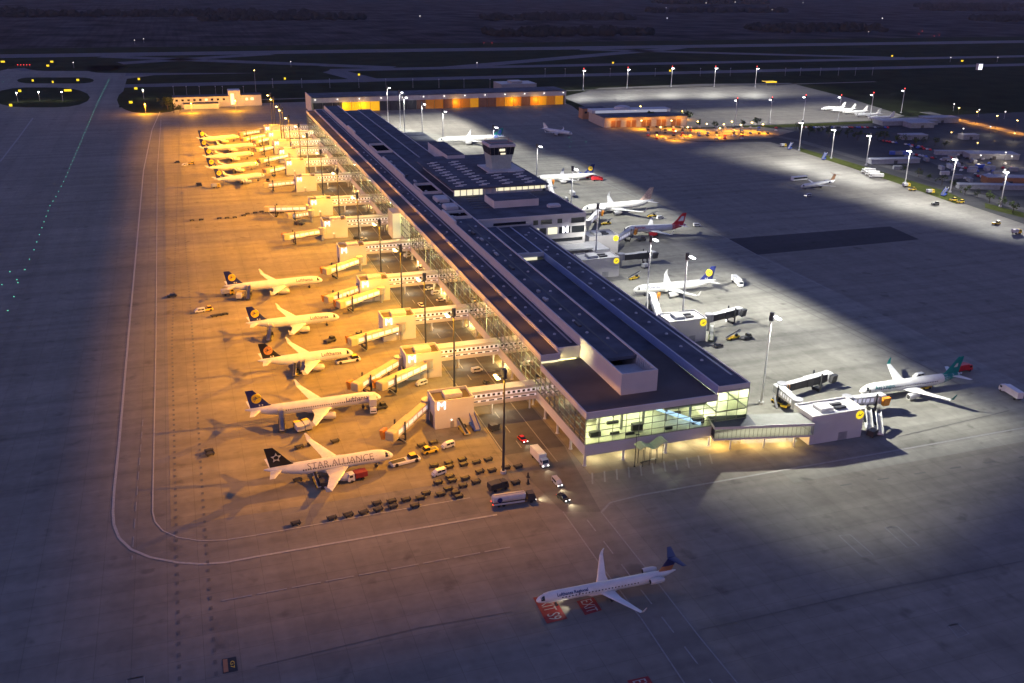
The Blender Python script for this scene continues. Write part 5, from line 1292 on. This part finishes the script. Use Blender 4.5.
for (x, y), dx, dy, h, lab, m in BH:
    p = G(x,y); t = thing('shed', lab, 'shed', (p.x,p.y,0), R(-20 if x > 900 and y > 140 else -8))
    part(t,'wall', MB().box(-dx/2,dx/2,-dy/2,dy/2,.1,h), m); part(t,'roof', MB().box(-dx/2-.3,dx/2+.3,-dy/2-.3,dy/2+.3,h+.02,h+.5), SHR)
    part(t,'door', MB().box(-1.5,1.5,-dy/2-.06,-dy/2,.1,2.6), DGREY)
for k in range(26):
    x = 893+rng.random()*130; y = 148+(x-893)*.17+rng.random()*22; p = G(x,y)
    nm_, cm_ = rng.choice([('pale',LGREY),('grey',SHM),('blue',BLUEP),('grey',SHM),('whitish',SHR)])
    o = MB().bevbox(-3.2,3.2,-1.3,1.3,.15,2.9,.08).cbox((3.24,0,1.5),.06,2.2,2.4).build('cargo_container', cm_)
    o.location = (p.x,p.y,0); o.rotation_euler = (0,0,R(rng.choice([-20,70,-15])))
    tag(o, nm_+' freight container standing loose in the dark eastern lots', 'container', 'freight containers in the dark eastern lots')
yl = [(1004,160),(1010,164),(979,163),(976,150),(1013,140),(1003,178),(950,139),(989,133),(962,135)]
for i, (x, y) in enumerate(yl):
    t = thing('yard_lamp', 'small lit lamp among the sheds of the dark eastern lots', 'street lamp', tuple(G(x,y+1.5)), 0, 'small lamps in the dark eastern lots')
    part(t,'pole', MB().rod((0,0,.1),(0,0,7),.12,.08,6), DGREY); part(t,'lamp_head', MB().bevbox(-.45,.45,-.45,.45,7,7.6,.1), E_SOD2 if i in (3,4,6) else E_FAR)
    add_light('POINT', (0,0,6.4), 3500, (1,.85,.6), t, radius=.4)
for i, (x, y) in enumerate(((957,120),(975,124),(995,128.5),(1015,133.5))):
    t = thing('road_lamp', 'amber lamp over the lit access road, %s' % ['leftmost of four','second of four from the left','third of four from the left','rightmost of four'][i], 'street lamp', tuple(G(x,y)), 0, 'lamps over the lit access road')
    part(t,'pole', MB().rod((0,0,.1),(0,0,12),.15,.1,6), DGREY); part(t,'lamp_head', MB().bevbox(-1,.4,-.3,.3,12,12.3,.05), E_SOD)
    add_light('SPOT', (0,0,11.8), 40000, SODC, t, (.01,0,0), 150, .8, .4)

# ------------------------------------------------------------------ airfield lights and signs
tl0 = MB().rod((0,0,.02),(0,0,.26),.17,.12,8).build('taxiway_light', E_GREEN)
def tlight(p, first=[True]):
    if first[0]: o = tl0; first[0] = False
    else: o = tl0.copy(); col.objects.link(o)
    o.location = (p[0],p[1],.1); tag(o, 'small green taxiway light on the dark left apron', 'taxiway light', 'green taxiway lights on the left apron')
path = [(109,80),(97,104),(86,130),(71,165),(66,177),(56,197),(50,206),(42,228),(34,250),(25,270),(18,283),(14,297),(8,311),(0,327)]
P = [G(*p) for p in path]
for a, b in zip(P[:-1], P[1:]):
    n = max(1,round((b-a).length/15))
    for k in range(n): tlight(a.lerp(b,k/n))
for p in ((17,280),(10,272),(2,285),(4,77),(8,75),(3,82),(9,80)): tlight(G(*p))
yg = [(569,138),(571,142),(570,147),(586,142)]
for p in yg: o = tl0.copy(); col.objects.link(o); o.location = G(*p)+Vector((0,0,.1)); tag(o, 'small green taxiway light behind the control tower', 'taxiway light', 'green taxiway lights behind the control tower')
SG = [((11,107),3.2,'yellow airfield sign at the front left of the large grass island'),((20,92.5),3.4,'yellow airfield sign at the rear left of the large grass island'),((68,92),9,'long yellow airfield sign at the rear of the large grass island'),
      ((33,82),2.5,'yellow airfield sign on the left of the narrow oval island'),((78,81.5),3.5,'yellow airfield sign on the right of the narrow oval island'),((53,83.5),2,'small yellow airfield sign at the front of the narrow oval island'),
      ((52,63),4.5,'yellow airfield sign beside the far taxiway, upper of two'),((48,67),4,'yellow airfield sign beside the far taxiway, lower of two'),((3,63),6,'yellow airfield sign at the far left edge'),
      ((131,104),4,'yellow airfield sign at the corner nearest the amber apron'),((136,90),4,'yellow airfield sign on the right grass island'),((139,80.5),3,'pale yellow airfield sign on the strip beyond the right grass island'),
      ((359,76),3,'yellow airfield sign on the grass behind the long hangar'),((285,80),2.5,'small yellow airfield sign left behind the long hangar'),((892,57),3.5,'yellow airfield sign on the far right grass, left of two'),((962,62),5,'yellow airfield sign on the far right grass, right of two'),
      ((670,72),3,'yellow airfield sign beyond the cargo apron masts'),((613,64),3,'pale airfield sign near the runway beyond the cargo apron')]
for (x, y), wd, lab in SG:
    t = thing('airfield_sign', lab, 'airfield sign', tuple(G(x,y)), 0, 'yellow lit airfield signs')
    s_ = .85
    part(t,'panel', MB().box(-wd*s_/2,wd*s_/2,-.3,.3,.7,3.1), E_YSIGN); part(t,'frame', MB().box(-wd*s_/2-.15,wd*s_/2+.15,-.35,.35,3.1,3.3).box(-wd*s_/2-.15,wd*s_/2+.15,-.35,.35,.5,.7), BLACK)
    for sg in (1,-1): part(t,'leg', MB().box(sg*wd*.7-.15,sg*wd*.7+.15,-.15,.15,0,.5), DGREY)
def tl_post(p, label, m=E_WHITE, h=9, power=0, col_=(1,.9,.6), group=None, sz=.9):
    t = thing('lamp_post', label, 'lamp post', (p[0],p[1],0), 0, group)
    part(t,'pole', MB().rod((0,0,.05),(0,0,h),.16,.1,6), LGREY); part(t,'lamp_head', MB().bevbox(-sz/2,sz/2,-sz/2,sz/2,h,h+sz,.1), m)
    if power: add_light('POINT', (0,-.8,h-.5), power, col_, t, radius=.5)
for i, (x, y) in enumerate(((18,102),(40,101),(63,101),(144,99))):
    tl_post(G(x,y), 'lit lamp post on the grass island, %s of four by the left taxiway' % ['leftmost','second from left','third from left','rightmost'][i], E_WHITE, 9, 2600, (1,.9,.5))
for i, x in enumerate((273,302,330,359,386,413,439,464,490)): tl_post(G(x,88), 'small lamp post behind the long hangar, %s from the left of its row' % ORD2[i], LGREY, 10, 0, group='small lamp posts behind the long hangar')
for i, x in enumerate((174,187,200,216,223,244)): tl_post(G(x,95), 'small lamp post on the grass behind the far office building, %s from the left' % ORD2[i], LGREY, 9, 0, group='small lamp posts behind the office building')
for i, x in enumerate((545,565,610,655,700,730,785,800,820,838,855,872)): tl_post(G(x,79-.004*x), 'small lamp post in the row beyond the cargo apron, %s from the left' % ORD2[i], LGREY, 10, 0, group='small lamp posts beyond the cargo apron')
for i, (x, y) in enumerate(((74,66),(135,42.5),(144,41),(291,65),(420,17),(477,66),(666,8),(667,19),(706,3),(722,2),(735,2),(803,2.5),(882,19),(868,33),(950,60),(997,60),(953,109),(978,115),(1004,117),(772,10))):
    tl_post(G(x,y+2), 'tiny distant light on the dark land beyond the aprons', E_FAR, 7, 0, group='tiny distant lights beyond the aprons', sz=1.5 if y < 30 else .9)
for i, (x, y) in enumerate(((18,66.5),(21,66.5),(24,66.5),(27,66.5),(30,66.5),(484,44),(492,44),(919,35),(922,32),(934,37),(939,36))):
    tl_post(G(x,y), 'tiny red light by the far runway', E_RED, 2, 0, group='tiny red lights by the far runway', sz=.6)
for i, (x, y, hh) in enumerate(((146,114,9),(192,113,9),(236,111,10),(256,92,24))):
    tl_post(G(x,y), 'sodium lamp post lighting the apron before the far office building, %s from the left' % ORD2[i], E_SOD, hh, 50000 if i < 3 else 0, SODC, sz=.6)
HS = thing('lit_hut', 'brightly lit white hut alone on the far right grass', 'hut', tuple(G(980,70)))
part(HS,'wall', MB().box(-4,4,0,5,.05,9), LGREY); part(HS,'lit_panel', MB().box(-3.6,-.4,-.1,0,.5,8.6).box(.4,3.6,-.1,0,.5,8.6), E_SIGN); part(HS,'roof', MB().box(-4.2,4.2,-.2,5.2,9.02,9.4), GREY)
YB = thing('lit_canopy', 'yellow lit low canopy at the far edge of the cargo apron', 'canopy', tuple(G(771,86)))
part(YB,'roof', MB().box(-8,8,0,10,5,5.6), YEL); part(YB,'fascia', MB().box(-8,8,-.2,0,4.2,5.6), E_YSIGN); 
for x in (-7,7): part(YB,'post', MB().rod((x,.3,.1),(x,.3,3.6),.2), GREY)
# far-off dark woods
wr_ = random.Random(3); WOODM = mat('far_foliage', (.02,.021,.018), 1.0, var=.4, scale=.05, spec=0.0)
def wood(name, x0, x1, y0, y1, n, hh):
    mb = MB()
    for k in range(n):
        x = wr_.uniform(x0,x1); y = wr_.uniform(y0,y1); r = wr_.uniform(7,16); h = hh*wr_.uniform(.6,1.1)
        rr = []
        for f, z in ((.7,0),(1.0,.35),(.85,.7),(.35,1.0)):
            rr.append([(x+r*f*wr_.uniform(.75,1.2)*math.cos(a), y+r*f*wr_.uniform(.75,1.2)*math.sin(a), h*z*wr_.uniform(.85,1.1)) for a in [2*math.pi*q/7 for q in range(7)]])
        mb.rings(rr)
    return tag(mb.build(name, WOODM), 'far-off dark wood reading as one mass beyond the runway', 'wood', 'far-off woods beyond the runway', 'stuff')
for i in range(14):
    cx = -1200+i*330+wr_.uniform(-120,120); cy = wr_.uniform(2000,3900)
    wood('far_wood', cx-wr_.uniform(120,330), cx+wr_.uniform(120,330), cy-wr_.uniform(20,90), cy+wr_.uniform(20,90), 120, 16)

# evening haze over the whole airfield
hm = bpy.data.materials.new('evening_haze'); hm.use_nodes = True; hn = hm.node_tree
for n_ in list(hn.nodes):
    if n_.type != 'OUTPUT_MATERIAL': hn.nodes.remove(n_)
pv = hn.nodes.new('ShaderNodeVolumePrincipled'); pv.inputs['Color'].default_value = (.8,.85,1,1); pv.inputs['Density'].default_value = HAZE
hn.links.new(pv.outputs[0], [n_ for n_ in hn.nodes if n_.type == 'OUTPUT_MATERIAL'][0].inputs['Volume'])
hz = MB().box(-9500,12500,-1600,14500,-1.2,150).build('haze', hm); hz['kind'] = 'stuff'
